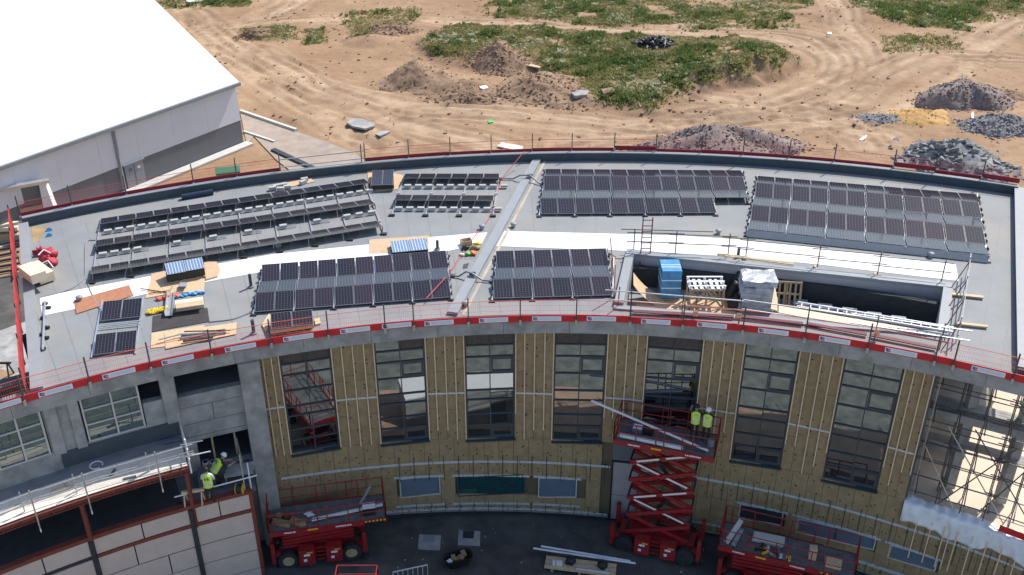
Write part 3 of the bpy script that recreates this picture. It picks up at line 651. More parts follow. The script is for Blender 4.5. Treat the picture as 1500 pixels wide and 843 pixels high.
b = MB(); b.arc(RT+.08, RT+.12, -38, -20.5, -1.5, SILL-.2, 16); b.build('panel_backing', m_dsteel, bld)
rows = [(4.55, 5.40), (3.15, 4.30), (1.95, 3.09), (.75, 1.9), (-.5, .7)]
for ri, (z0, z1) in enumerate(rows):
    cols = [-38, -36.5, -33.6, -30.7, -27.6, -24.5, -22.7, -20.65] if ri == 0 else ([-38, -36.5, -33.5, -30.7, -28.3, -24.5, -20.65] if ri % 2 else [-38, -36.5, -32, -30.7, -26.4, -24.5, -20.65])
    for c0, c1 in zip(cols, cols[1:]):
        m_ = MB(); g0 = .16 if c0 in (-30.7, -24.5, -36.5) else .04; g1 = .16 if c1 in (-30.7, -24.5, -36.5) else .04
        m_.arc(RT, RT+.07, c0+g0, c1-g1, z0, z1, 2); m_.build('cladding_panel', m_cream, bld)
b = MB(); b.arc(RT-.03, RT+.1, -30.6, -20.6, 4.33, 4.52, 8); b.build('rail_beam', m_rust, bld)
for a in (-30.7, -24.5, -36.5): bar('mullion', m_dsteel, bld, pol(RT-.02, a, -1), pol(RT-.02, a, 5.4), .2, .16)
# ---- right side: recessed upper terrace
ZQ = 3.6
b = MB(); b.arc(RW+.26, RW+9, 23.7, 37, ZQ-.4, ZQ-.1, 8); b.build('terrace_floor', m_beige, bld)
b = MB(); b.arc(RW+5.0, RW+5.3, 23.7, 26.6, ZQ-.1, ZR-.4, 4); b.build('recessed_wall', m_conc, bld)
b = MB(); b.arc(RW+9.0, RW+9.3, 26.9, 37, -1, ZQ+.6, 6); b.build('terrace_parapet', m_beige, bld)
for a in (26.0, 29.0): bar('concrete_column', m_conc, bld, pol(RW+2.2, a, ZQ), pol(RW+2.2, a, ZR-.4), .45, .45)
b = MB(); b.arc(RW+1.75, RW+5, 23.7, 29.2, 8.0, 8.3, 8); b.build('floor_slab', m_beige, bld); b = MB(); b.arc(RW+1.55, RW+1.74, 23.7, 31, 7.9, 8.33, 8); b.build('slab_edge', m_conc, bld)
b = MB(); b.arc(RF-.04, RF+.6, 30.6, 36, ZTOP+.02, ZR-.02, 5); b.build('fascia_beam', m_conc, bld)
# ================================================================== SOLAR ARRAYS
pv_box = bpy.data.meshes.new('panel_frame'); bm = bmesh.new(); bmesh.ops.create_cube(bm, size=1); bm.to_mesh(pv_box); bm.free(); pv_box.materials.append(M('panel_edge', (.24, .24, .25), .4, .1))
pv_cell = bpy.data.meshes.new('cell_sheet'); pv_cell.from_pydata([(-.5, -.5, 0), (.5, -.5, 0), (.5, .5, 0), (-.5, .5, 0)], [], [(0, 1, 2, 3)])
uvl = pv_cell.uv_layers.new(name='UVMap')
for i, uv in enumerate([(0, 0), (1, 0), (1, 1), (0, 1)]): uvl.data[i].uv = uv
pv_cell.materials.append(m_pv)
def panel(parent, bl, br, fl, fr_, name='solar_panel', g=.012, cell=None):
    """panel spanning four points (back-left, back-right, front-left, front-right)"""
    c = (bl+br+fl+fr_)/4; u = ((br-bl)+(fr_-fl))/2; v = ((bl-fl)+(br-fr_))/2
    lu, lv = u.length, v.length; u = u.normalized(); v = v.normalized(); n = u.cross(v).normalized(); v2 = n.cross(u)
    R = Matrix((u, v2, n)).transposed().to_4x4()
    o = inst(name, pv_box, parent, Matrix.Translation(c)@R@Matrix.Diagonal((lu-2*g, lv-2*g, .035, 1)))
    s = bpy.data.objects.new('cell_sheet', cell or pv_cell); COL.objects.link(s); s.parent = o
    s.matrix_basis = Matrix.Translation((0, 0, .56))@Matrix.Diagonal((1-.035/lu, 1-.03/lv, 1, 1)); W[s] = W[parent]
    return o
ZL, ZH = .14, .38
def array_quad(label, q, cols, pattern, loc=None):
    TL, TR, BR, BL = q; nr = len(pattern)
    zt = ZL if pattern[0] == 'A' else ZH; zb_ = ZH if pattern[-1] == 'A' else ZL
    TL, TR = at(*TL, ZR+zt), at(*TR, ZR+zt); BR, BL = at(*BR, ZR+zb_), at(*BL, ZR+zb_)
    root = thing('solar_array', label, 'solar array', (TL+TR+BR+BL)/4-UP*.26, 'solar arrays on the grey roof')
    nmax = max(cols)
    def P(s, t, zz):
        p = (TL*(1-s)+TR*s)*(1-t)+(BL*(1-s)+BR*s)*t; return Vector((p.x, p.y, ZR+zz))
    for r, ch in enumerate(pattern):
        t0, t1 = (r+.012)/nr, (r+.982)/nr; z0, z1 = (ZL, ZH) if ch == 'A' else (ZH, ZL)
        for c in range(cols[r]):
            g0 = .03/nmax if c % 2 == 0 else .010/nmax; g1 = .03/nmax if c % 2 else .010/nmax
            s0, s1 = c/nmax+g0, (c+1)/nmax-g1
            panel(root, P(s0, t0, z0), P(s1, t0, z0), P(s0, t1, z1), P(s1, t1, z1), g=.006)
        # deflector along a high outer edge
    for c in range(0, nmax+1, 2):
        last = 1.0 if c <= cols[-1] else 1-1/nr
        bar('rail', m_alu, root, P(c/nmax, -.015, .10), P(c/nmax, last+.02, .10), .07, .06)
        for t in (-.012, last+.015): block('foot_pad', m_black, root, P(c/nmax, t, .03), (.3, .16, .06))
        for r in range(nr):
            if r/nr < last: block('ridge_post', m_alu, root, P(c/nmax, (r+(1 if pattern[r] == 'A' else 0))/nr, .2), (.05, .05, .34))
    for r in range(nr):
        for s in (-.004, 1.004):
            if s > 1 and cols[r] < nmax: continue
            block('end_bracket', m_black, root, P(s, (r+.3)/nr, .16), (.06, .22, .2)); block('end_bracket', m_black, root, P(s, (r+.75)/nr, .16), (.06, .2, .2))
    if pattern[-1] == 'A':
        b = MB(); b.add([P(0, 1.0, .36), P(1, 1.0, .36), P(1, 1.035, .06), P(0, 1.035, .06)], [(0, 1, 2, 3)]); b.build('wind_deflector', m_gutter, root, fix=False)
    return root
array_quad('large five row solar array at the right end of the roof', [(1110, 258), (1432, 285), (1449, 374), (1095, 336)], [12]*5, 'ATATA')
r_ = array_quad('four row solar array just right of the dividing kerb', [(799, 248), (1087, 250), (1100, 312), (790, 314)], [12, 12, 12, 10], 'ATAT')
array_quad('small three row solar array of six columns left of the sunken plant well', [(727, 368), (890, 364), (897, 433), (721, 438)], [6]*3, 'TAT')
array_quad('three row solar array of ten columns at the front of the left roof', [(384, 388), (655, 367), (661, 436), (371, 458)], [10]*3, 'TAT')
def array_rows(label, rows, n, ball):
    A0 = at(*rows[0][0]); root = thing('solar_array', label, 'solar array', at(*rows[1][0]), 'solar arrays on the grey roof')
    D = []
    for (p, q) in rows:
        p, q = at(*p, ZR+ZL), at(*q, ZR+ZL); e = (q-p).normalized(); nn = Vector((e.y, -e.x, 0)); L = 1.32; D.append((p, q, nn))
        for c in range(n):
            g0 = .016/n if c % 2 == 0 else .010/n; g1 = .016/n if c % 2 else .010/n
            a, b_ = p.lerp(q, c/n+g0), p.lerp(q, (c+1)/n-g1); dz = UP*(ZH-ZL+.05)
            panel(root, a, b_, a+nn*L+dz, b_+nn*L+dz, g=.006)
        for c in range(0, n+1):
            for off in (L-.08,): 
                if c % 2 == 0: bar('ridge_post', m_post, root, p.lerp(q, c/n)+nn*off-UP*.12, p.lerp(q, c/n)+nn*off+UP*.26, .05)
    for c in range(0, n+1, 2):
        a = D[0][0].lerp(D[0][1], c/n)-D[0][2]*.1; b_ = D[-1][0].lerp(D[-1][1], c/n)+D[-1][2]*(1.5+ball.get('tail', 0))
        a.z = b_.z = ZR+.05; bar('rail', m_galv, root, a, b_, .08, .06); block('foot_pad', m_black, root, b_, (.34, .2, .09))
        for t in (.2, .5, .8): block('rail_clamp', m_galv, root, a.lerp(b_, t)+UP*.05, (.16, .16, .08))
    for (ri, off, s0, s1, step) in ball['rows']:
        p, q, nn = D[ri]; L = (q-p).length; s = s0
        for oo in (-.12, .12): bar('ballast_rail', m_alu, root, p.lerp(q, s0/n)+nn*(off+oo)-UP*.07, p.lerp(q, min(1, (s1+.6)/n))+nn*(off+oo)-UP*.07, .05, .04)
        while s < s1:
            c = p.lerp(q, (s+.35)/n)+nn*off; e = (q-p).normalized()
            block('ballast_block', m_block, root, (c.x, c.y, ZR+.16), (.40, .2, .13), math.atan2(e.y, e.x)+rnd.uniform(-.05, .05)); s += step
array_rows('long three row solar array with open frames on the far left roof', [((147, 321), (534, 262.5)), ((140, 353), (542, 292)), ((133, 392), (552, 324))], 16, {'rows': [(0, 1.75, 0, 16, .62), (1, 1.75, 0, 2.2, .62), (1, 1.75, 13.8, 16, .75), (1, 1.75, 4, 4.5, 1), (1, 1.75, 6, 6.5, 1), (1, 1.75, 8, 8.5, 1), (1, 1.75, 10, 10.5, 1), (1, 1.75, 12, 12.5, 1)]})
array_rows('two row solar array with ballast blocks left of the dividing kerb', [((593, 255), (732, 255)), ((581, 286), (724, 287))], 6, {'rows': [(0, 1.8, 0, 6, .66), (1, 1.8, 0, 6, .66)], 'tail': 1.0})
root = thing('solar_array', 'two pairs of solar panels on bare rails at the left front corner', 'solar array', at(172, 480), 'solar arrays on the grey roof')
for q in ([(150, 442), (208, 437), (207, 464), (148, 471)], [(141, 490), (201, 484), (199, 513), (136, 521)]):
    P4 = [at(*q[0], ZR+ZH), at(*q[1], ZR+ZH), at(*q[2], ZR+ZL), at(*q[3], ZR+ZL)]
    for s in (0, 1): panel(root, P4[0].lerp(P4[1], s/2), P4[0].lerp(P4[1], (s+1)/2), P4[3].lerp(P4[2], s/2), P4[3].lerp(P4[2], (s+1)/2))
for a, b_ in (((150, 440), (134, 524)), ((210, 436), (198, 518))): bar('rail', m_alu, root, at(*a, ZR+.06), at(*b_, ZR+.06), .07, .06)
for a, b_ in (((146, 476), (207, 470)), ((145, 481), (206, 475))): bar('cross_rail', m_alu, root, at(*a, ZR+.1), at(*b_, ZR+.1), .06, .05)
# ================================================================== ROOF EDGE BARRIERS
FP = [(-20, 600), (35, 586), (131, 559), (220, 535), (310, 519), (397, 502), (481, 490), (564, 479), (606, 474), (686, 469), (762, 467), (844, 467), (923, 470), (1000, 478), (1088, 484), (1179, 494), (1271, 510), (1370, 525), (1397, 533), (1485, 551), (1560, 565)]
FA = [cyl(x, y, RF-.1)[0] for x, y in FP]
PL = [cyl(x, y, RF-.1)[0] for x, y in [(4, 590), (81, 570), (174, 546), (260, 525), (352, 507), (437, 494), (520, 481), (581, 474), (643, 469), (723, 465), (801, 464), (881, 465), (961, 469), (1043, 476), (1133, 485), (1223, 497), (1320, 515), (1449, 540)]]
m_plate2 = M('print_panel', (.64, .69, .78), .5, .03)
def netting(b, f0, f1, z0, z1, vstep, L, wr=.0045):
    n = max(1, int(L/vstep))
    for k in range(n+1): p = f0(k/n); b.beam(p+UP*z0, p+UP*z1, wr)
def barrier(label, name, group, A0, A1, R, P, zboard, mat_board, mat_net, hnet, vstep, plates=(), post_h=1.3, bh=.36, net=True, hr=(.33, .66, 1.0)):
    p0 = P(R, A0, ZR); root = thing(name, label, 'barrier', (p0.x, p0.y, ZR), group)
    fn = lambda t: P(R, A0+(A1-A0)*t, ZR); L = (fn(1)-fn(0)).length
    bar('post', m_post, root, fn(0)+UP*(zboard-.12)+(P(R-.05, A0, ZR)-fn(0)), fn(0)+UP*post_h+(P(R-.05, A0, ZR)-fn(0)), .055)
    block('post_clamp', m_galv, root, fn(0)+UP*(zboard+.02)+(P(R-.07, A0, ZR)-fn(0)), (.11, .12, .26), M=frame_at(A0))
    b = MB(); jog = rnd.uniform(-.03, .03); b.arc(R, R+.04, A0+.03, A1-.03, zboard+jog, zboard+bh+jog, 3, P); 
    for i, v in enumerate(b.v): b.v[i] = Vector((v.x, v.y, v.z+ZR))
    tb = b.build('toe_board', mat_board, root)
    for a in plates:
        if A0 <= a < A1:
            Mx = frame_at(a); c = P(R-.012, a, ZR+zboard+bh*.48+jog); sg = rnd.uniform(-.01, .01)
            pl = block('sign_plate', m_plate, tb, c, (1.38, .012, .26), M=Mx)
            W[pl] = W[root]
            for (u, v, s1, s2, mt) in ((-.6, .02, .09, .15, m_blue), (-.5, .03, .1, .07, m_lred), (-.5, -.06, .12, .06, m_lred), (-.57, -.07, .05, .06, m_blue), (.12, .0, .94, .14, m_plate2)):
                q = MB(); q.box(c+Mx@Vector((u, -.011, v)), (s1, .006, s2), M=Mx); o = q.build('printed_mark', mt, None); o.parent = tb; o.matrix_basis = Matrix.Translation(-W[root]); W[o] = W[root]
    if net:
        b = MB(); netting(b, lambda t: fn(t), None, zboard+bh, hnet, vstep, L)
        for h in hr: b.beam(fn(0)+UP*(zboard+bh+(hnet-zboard-bh)*h), fn(1)+UP*(zboard+bh+(hnet-zboard-bh)*h), .009 if h < 1 else .018, .009 if h < 1 else .022)
        tag(b.build('mesh_panel', mat_net, root), kind='stuff')
    return root
ORD = 'first second third fourth fifth sixth seventh eighth ninth tenth eleventh twelfth thirteenth fourteenth fifteenth sixteenth seventeenth eighteenth nineteenth twentieth twenty-first'.split()
for bi, (A0, A1) in enumerate(zip(FA, FA[1:])):
    barrier('red toe board and orange mesh bay on the front roof edge, %s from the left' % ORD[bi], 'edge_barrier', 'front roof edge barriers', A0, A1, RF-.1, pol, -.13, m_red, m_net, 1.05, .085, PL)
BP = [(32, 323), (108, 308), (187, 291), (285, 274), (348, 264), (412, 256), (537, 246), (600, 238), (660, 232), (720, 229), (780, 227), (838, 226), (900, 227), (961, 228), (1027, 230), (1088, 233), (1155, 236), (1221, 242), (1308, 250), (1368, 258), (1437, 268), (1492, 279)]
def bang(px, py):
    p = at(px, py, ZR+.4); return math.degrees(math.atan2(p.x-BX, p.y-BY))
BA = [bang(*p) for p in BP]
for i, (A0, A1) in enumerate(zip(BA, BA[1:])):
    if i == 5:
        p0 = polb(RB+.3, A0, ZR); root = thing('edge_barrier', 'plain two tube guard rail bay on the back parapet', 'barrier', p0)
        for hh in (.75, 1.25): bar('guard_rail', m_galv, root, polb(RB+.3, A0, ZR+hh), polb(RB+.3, A1, ZR+hh), .05)
        for A in (A0, A1-.2): bar('post', m_post, root, polb(RB+.3, A, ZR+.2), polb(RB+.3, A, ZR+1.7), .055)
        continue
    barrier('dark red toe board bay with red mesh on the back parapet, %s from the left' % ORD[i], 'edge_barrier', 'back parapet barriers', A0, A1, RB+.36, polb, .42 if i not in (12, 18, 20) else .58, m_dred, m_netb, 1.3, .08, post_h=1.75, bh=.3)
def straight_barrier(label, p, q, n, mat_net, vstep, h=1.2):
    root = thing('edge_barrier', label, 'barrier', p)
    for k in range(n+1): c = p.lerp(q, k/n); bar('post', m_post, root, c-UP*.2, c+UP*(h+.25), .055)
    bar('toe_board', m_dred, root, p+UP*.28, q+UP*.28, .05, .36)
    b = MB(); L = (q-p).length; netting(b, lambda t: p.lerp(q, t), None, .1, h, vstep, L, .012)
    for k in range(9): b.beam(p+UP*(h*(k+1)/9), q+UP*(h*(k+1)/9), .016 if k < 8 else .05)
    tag(b.build('mesh_panel', mat_net, root), kind='stuff')
out = (L2-L1).normalized().cross(UP); out = out if out.x < 0 else -out
straight_barrier('dense red mesh barrier along the left end of the roof', L1+out*.55, L2+out*.45, 6, M('dark_red_net', (.42, .035, .035), .7, .2), .07)
out = (R2-R1).normalized().cross(UP); out = out if out.x > 0 else -out
straight_barrier('red mesh barrier along the right end of the roof', R1+out*.9, R2+out*.9, 6, m_netb, .16)
# ================================================================== THINGS ON THE ROOF
def flat(name, label, cat, pxs, mat, dz=.012, th=.02, z=ZR, group=None):
    b = MB(); pts = [at(*p, z)+UP*dz for p in pxs]; b.prism(pts, th); o = b.build(name, mat); return tag(o, label, cat, group)
def blob(name, mat, parent, c, size, seed=0, sub=2, lump=.25):
    bm = bmesh.new(); bmesh.ops.create_icosphere(bm, subdivisions=sub, radius=.5); rr = random.Random(seed)
    ph = [rr.uniform(0, 6) for _ in range(6)]
    for v in bm.verts:
        k = 1+lump*(math.sin(v.co.x*9+ph[0])*math.sin(v.co.y*8+ph[1])+math.sin(v.co.z*7+ph[2]+v.co.x*5)*.6)
        v.co = Vector((v.co.x*size[0]*k, v.co.y*size[1]*k, max(v.co.z, -.35)*size[2]*k))
    me = bpy.data.meshes.new(name); bm.to_mesh(me); bm.free(); me.materials.append(mat)
    me.polygons.foreach_set('use_smooth', [True]*len(me.polygons))
    return inst(name, me, parent, Matrix.Translation(Vector(c)+UP*size[2]*.3))
def pallet(parent, c, L, Wd, rz, mat=m_pallet, H=.14, M=None):
    M = M or Matrix.Rotation(rz, 3, 'Z'); c = Vector(c)
    for v in (-1, 0, 1): block('stringer', mat, parent, c+M@Vector((0, v*(Wd/2-.05), H*.45)), (L, .09, H*.6), M=M)
    for k in range(6): block('deck_slat', mat, parent, c+M@Vector((-L/2+.06+k*(L-.12)/5, 0, H*.87)), (.1, Wd, .022), M=M)
    for k in range(3): block('bottom_slat', mat, parent, c+M@Vector((-L/2+.06+k*(L-.12)/2, 0, .012)), (.1, Wd, .022), M=M)
def panel_stack(label, q, zt, n, mat_edge=m_black, cell=None, pal=True, loose=False):
    """stack of panels: q are px corners of the top face (bl, br, fr, fl) at height zt above roof (may tilt with a pair)"""
    zb_, zf = zt if isinstance(zt, tuple) else (zt, zt)
    P4 = [at(*q[0], ZR+zb_), at(*q[1], ZR+zb_), at(*q[2], ZR+zf), at(*q[3], ZR+zf)]; c = sum(P4, Vector())/4
    root = thing('panel_stack', label, 'solar panels', (c.x, c.y, ZR)); e = (P4[1]-P4[0]); rz = math.atan2(e.y, e.x)
    low = .17 if pal else .03
    if pal: pallet(root, (c.x, c.y, ZR+.005), e.length*.98, (P4[0]-P4[3]).length*.95, rz)
    b = MB(); b.hexa([Vector((p.x, p.y, ZR+low)) for p in P4], [p-UP*.05 for p in P4]); b.build('stacked_panels', mat_edge, root)
    for s in (0, 1): panel(root, P4[0].lerp(P4[1], s/2), P4[0].lerp(P4[1], (s+1)/2), P4[3].lerp(P4[2], s/2), P4[3].lerp(P4[2], (s+1)/2), name='top_panel', cell=cell)
    return root
pv_cell2 = pv_cell.copy(); mb2 = m_pv.copy(); mb2.name = 'solar_cells_reflection'  # blue reflections are painted into these cell and line colours
for nd in mb2.node_tree.nodes:
    if nd.type == 'MIX' and tuple(round(x, 3) for x in nd.inputs[6].default_value[:3]) == (.010, .012, .020): nd.inputs[6].default_value = (.03, .11, .26, 1); nd.inputs[7].default_value = (.03, .12, .28, 1)
    if nd.type == 'MIX' and abs(nd.inputs[7].default_value[0]-.095) < .01: nd.inputs[7].default_value = (.55, .62, .7, 1)
    if nd.type == 'MATH' and nd.operation == 'LESS_THAN': nd.inputs[1].default_value = .13
pv_cell2.materials.clear(); pv_cell2.materials.append(mb2)
flat('cardboard_sheet', 'cardboard sheet spread under the pallet of panels near the back parapet', 'cardboard', [(538, 252), (545, 247), (592, 258), (582, 278), (545, 283), (540, 270)], m_card)
panel_stack('stack of dark solar panels on a pallet near the back parapet', [(545, 250), (576, 249), (577, 271), (544, 272)], .42, 8)
flat('cardboard_sheet', 'wide cardboard sheet lying beside the blue panel stack on the white strip', 'cardboard', [(541, 352), (628, 346), (628, 371), (540, 372)], m_card)
panel_stack('blue glinting solar panel stack on cardboard behind the ten column array', [(573, 354), (625, 349), (627, 366), (573, 371)], .3, 5, cell=pv_cell2)
flat('cardboard_sheet', 'torn cardboard left of the blue tilted panel stack', 'cardboard', [(222, 402), (245, 397), (250, 408), (236, 412), (221, 412)], m_card)
flat('cardboard_sheet', 'crumpled cardboard right of the blue tilted panel stack', 'cardboard', [(299, 386), (318, 386), (323, 397), (319, 407), (302, 412)], m_card, th=.09)
panel_stack('blue glinting solar panel stack propped at an angle in the work area', [(242, 386), (297, 377), (299, 393), (243, 404)], (.75, .55), 8, cell=pv_cell2)
flat('plywood_sheet', 'pale plywood sheet in front of the tilted blue panel stack', 'plywood', [(221, 411), (300, 407), (299, 428), (255, 430), (213, 438)], m_osb, dz=.016)
flat('plywood_sheet', 'reddish brown plywood board on the white strip at left', 'plywood', [(109, 441), (189, 419), (196, 434), (112, 461)], m_ply, th=.03, dz=.02)
flat('rubber_mat', 'dark brown rubber mat behind the pipe bundle', 'mat', [(224, 464), (304, 452), (307, 472), (223, 487)], M('rubber', (.05, .045, .045), .9, .2), th=.02)
flat('plywood_sheet', 'large plywood sheet under the grey pipes by the front edge', 'plywood', [(241, 490), (347, 474), (346, 491), (243, 513)], m_osb, dz=.042)
flat('plywood_sheet', 'plywood sheet partly under another at the left of the grey pipes', 'plywood', [(222, 489), (300, 477), (290, 503), (221, 511)], m_osb, dz=.015)
root = thing('pipe_bundle', 'bundle of grey pipes and offcuts on the plywood sheets', 'pipes', at(290, 492))
for i, (a, b_, r, mt) in enumerate([((265, 493), (330, 483), .05, m_gutter), ((263, 496), (331, 487), .05, m_gutter), ((268, 500), (312, 494), .06, m_frame), ((270, 486), (338, 484), .03, m_black), ((232, 498), (272, 488), .04, m_galv), ((266, 490), (318, 487), .04, m_galv)]):
    b = MB(); b.tube(at(*a, ZR+.12+.02*i), at(*b_, ZR+.12+.02*i), r, 8); b.build('pipe', mt, root)
panel_stack('solar panels on a timber crate beside the front edge mesh', [(397, 459), (457, 454), (460, 475), (396, 484)], (.62, .38), 6, mat_edge=m_pallet)
flat('timber_offcut', 'pale timber offcut left of the crate of panels', 'timber', [(384, 478), (394, 462), (397, 464), (390, 490)], m_timber, th=.08); flat('timber_offcut', 'pale timber offcut right of the crate of panels', 'timber', [(461, 470), (468, 468), (470, 476), (462, 478)], m_timber, th=.08)
# cream insulation slabs and red bag
root = thing('insulation_pack', 'cream insulation slabs leaning over the left roof edge', 'insulation', at(55, 410))
ex = (at(78, 412)-at(40, 380)); ez = math.atan2(ex.y, ex.x)
for k, (px, py, zz, L) in enumerate([(58, 399, .28, 1.9), (48, 400, .75, 1.6)]):
    block('slab', m_wslab, root, at(px, py, ZR+zz), (L, .75, .48), ez, M=Matrix.Rotation(ez, 3, 'Z')@Matrix.Rotation(-.06, 3, 'Y'))
root = thing('tool_bag', 'crumpled red fabric bag behind the cream insulation slabs', 'bag', at(68, 380))
for i, (px, py, s) in enumerate([(62, 373, .7), (72, 378, .75), (76, 388, .55), (66, 384, .6)]): blob('bag_fold', m_bagr, root, at(px, py, ZR), (s, s*.8, .55), i, lump=.5)
b = MB(); b.path([at(56, 374, ZR+.5), at(64, 366, ZR+.62), at(74, 371, ZR+.5)], .03); b.build('strap', m_plate, root); b = MB(); b.path([at(62, 386, ZR+.45), at(70, 382, ZR+.55), at(78, 392, ZR+.3)], .03); b.build('strap', m_plate, root)
for py, w_ in ((338, 'back'), (346, 'front')):
    b = MB(); b.tube(at(72, py, ZR), at(72, py, ZR+.05), .16, 12); tag(b.build('roof_outlet', m_bagb), '%s one of two round blue roof outlets at the left end of the roof' % w_, 'roof outlet')
b = MB(); b.prism([at(*p)+UP*.006 for p in [(46, 334), (70, 330), (58, 352), (49, 357)]], .002); tag(b.build('puddle_stain', M('rust_stain', (.36, .25, .12), .6, .25, 1.2)), 'brown stain in the back left corner of the roof', 'stain')
root = thing('rail_frame', 'empty aluminium mounting rail standing along the left roof edge', 'rail', at(65, 475))
bar('rail', m_alu, root, at(66, 442, ZR+.1), at(63, 512, ZR+.1), .09, .07)
for k, (px, py) in enumerate([(66, 445), (68, 451), (63, 466), (66, 480), (62, 490), (65, 495), (63, 511)]): block('foot_pad', m_black, root, at(px+3*(k % 2), py, ZR+.06), (.22, .14, .12))
# loose small gear in the left work area
root = thing('cable_coil', 'yellow coiled cable beside the grey channel', 'cable', at(232, 455))
b = MB()
for k in range(9):
    c = at(220+k*3, 457-k*.6, ZR+.1); b.path([c+Vector((.16*math.cos(t), .16*math.sin(t), .05*math.sin(t*3+k))) for t in np.linspace(0, 6.3, 10)], .045, 5)
b.build('coil', m_bagy, root)
root = thing('channel_beam', 'grey metal channel lying across the work area', 'channel', at(249, 445)); b = MB()
p, q = at(251, 429, ZR+.12), at(247, 463, ZR+.12); b.beam(p, q, .34, .03); b.beam(p+Vector((.17, 0, .08)), q+Vector((.17, 0, .08)), .03, .16); b.beam(p-Vector((.17, 0, -.08)), q-Vector((.17, 0, -.08)), .03, .16); b.build('channel', m_galv, root)
root = thing('work_gloves', 'pile of blue bags and gloves above the cream box', 'gloves', at(278, 434))
for i in range(7): blob('glove', m_bagb, root, at(259+i*6.2, 437-i*1.3+rnd.uniform(-2, 2), ZR), (.32, .22, .16), 40+i, 2, .4)
root = thing('safety_net_bag', 'orange red netting bundle left of the channel', 'bundle', at(247, 438))
for i in range(4): blob('fold', m_net, root, at(234+i*8, 440-i*1.6, ZR), (.38, .25, .2), 60+i, 2, .4)
root = thing('foam_box', 'long cream box in front of the blue gloves', 'box', at(278, 445)); e = at(296, 441)-at(262, 446)
block('box_body', m_wslab, root, at(278, 446, ZR+.2), (1.3, .48, .36), math.atan2(e.y, e.x)); block('box_flap', m_card, root, at(278, 446, ZR+.39), (1.28, .46, .015), math.atan2(e.y, e.x))
flat('timber_plank', 'thin plank lying across the plywood by the channel', 'plank', [(240, 438), (252, 421), (254, 422), (243, 440)], m_pallet, dz=.06, th=.05)
b = MB(); b.tube(at(206, 423, ZR+.08), at(246, 429, ZR+.08), .025); tag(b.build('steel_rod', m_rust), 'thin rusty rod on the plywood, upper of the crossed pair', 'rod'); b = MB(); b.tube(at(218, 430, ZR+.1), at(248, 426, ZR+.1), .025); tag(b.build('steel_rod', m_rust), 'thin rusty rod on the plywood, lower of the crossed pair', 'rod')
root = thing('bracket_box', 'small silver box on the plywood sheet', 'box', at(268, 418)); block('box_body', m_gutter, root, at(268, 418, ZR+.14), (.32, .26, .2)); block('box_lid', m_alu, root, at(268, 418, ZR+.26), (.34, .28, .04))
# blocks, roll and clutter along the back
flat('cardboard_sheet', 'cardboard under grey blocks behind the long left array', 'cardboard', [(400, 272), (455, 262), (461, 267), (424, 275), (396, 280)], m_card, th=.03)
for i, (px, py, r) in enumerate([(399, 276, .3), (405, 273, .6), (411, 277, .1), (415, 271, .5), (421, 274, .2), (446, 263, .4), (444, 267, .9)]):
    o = block('concrete_block', m_block, None, at(px, py, ZR+.14), (.42, .22, .2), r); tag(o, 'loose pale concrete block %s' % ['at the left end of the block pile', 'second in the block pile', 'front one in the block pile', 'back one in the block pile', 'at the right end of the block pile', 'upper one alone on the cardboard', 'lower one alone on the cardboard'][i], 'block', 'loose blocks behind the long left array')
b = MB(); b.tube(at(266, 289, ZR+.16), at(312, 281, ZR+.16), .17, 12); tag(b.build('membrane_roll', m_navy), 'dark navy membrane roll by the back left parapet', 'roll')
# conduits crossing the dividing kerb
for lab, pts in (('back', [(732, 262), (752, 262), (762, 257), (776, 257), (790, 269), (797, 270)]), ('front', [(662, 404), (672, 405), (683, 398), (692, 401), (707, 411), (722, 412)])):
    root = thing('cable_conduit', 'grey cable conduit crossing the %s of the dividing kerb' % lab, 'conduit', at(*pts[0])); hs = [.1, .1, .36, .36, .1, .1]
    b = MB(); b.path([at(*p, ZR+h) for p, h in zip(pts, hs)], .05); b.build('conduit', m_gutter, root)
    for k in (0, 3, 5): block('support_pad', m_black, root, at(*pts[k], ZR+hs[k]-.05), (.32, .2, .1))
for lab, pts in (('curling from the long left array', [(140, 352), (126, 356), (125, 390), (123, 408), (100, 425), (58, 436)]), ('running below the long left array', [(127, 408), (134, 430), (150, 460)]), ('along the front of the ten column array', [(306, 472), (340, 468), (362, 460), (374, 457)])):
    b = MB(); b.path([at(*p, ZR+.03) for p in smooth_poly(pts, 4)], .03, 5); tag(b.build('cable', m_gutter), 'thin grey cable %s' % lab, 'cable')
def vent(label, px, py, h=.75, r=.08, mat=m_frame):
    root = thing('vent_pipe', label, 'vent pipe', at(px, py), 'roof vent pipes'); b = MB(); b.tube(at(px, py, ZR), at(px, py)+UP*h, r, 10); b.build('pipe', mat, root)
    b = MB(); b.tube(at(px, py, ZR), at(px, py)+UP*.08, r*2, 10); b.build('collar', m_cap, root)
vent('dark vent pipe left of the ten column array', 368, 421); vent('dark vent pipe by the front mesh below the ten column array', 372, 489); vent('dark vent pipe at the right end of the left white strip', 641, 366, .55); vent('dark vent pipe behind the pallets in the well', 1081, 377, .55)
def dome(label, px, py):
    root = thing('roof_vent', label, 'roof vent', at(px, py), 'small domed roof vents'); b = MB(); b.tube(at(px, py, ZR), at(px, py)+UP*.16, .12, 10); b.build('collar', m_cap, root); blob('cowl', m_cap, root, at(px, py)+UP*.14, (.36, .36, .2), 3, 2, 0)
dome('small domed vent left of the white strip end', 117, 486 - 45); dome('small domed vent below the long left array', 408, 364); dome('small domed vent left of the dividing kerb', 706, 336); dome('small domed vent right of the dividing kerb', 752, 333); dome('small domed vent below the four row array', 1052, 343); dome('small domed vent below the five row array', 1363, 377); dome('small domed vent at the front by the dividing kerb', 682, 449)
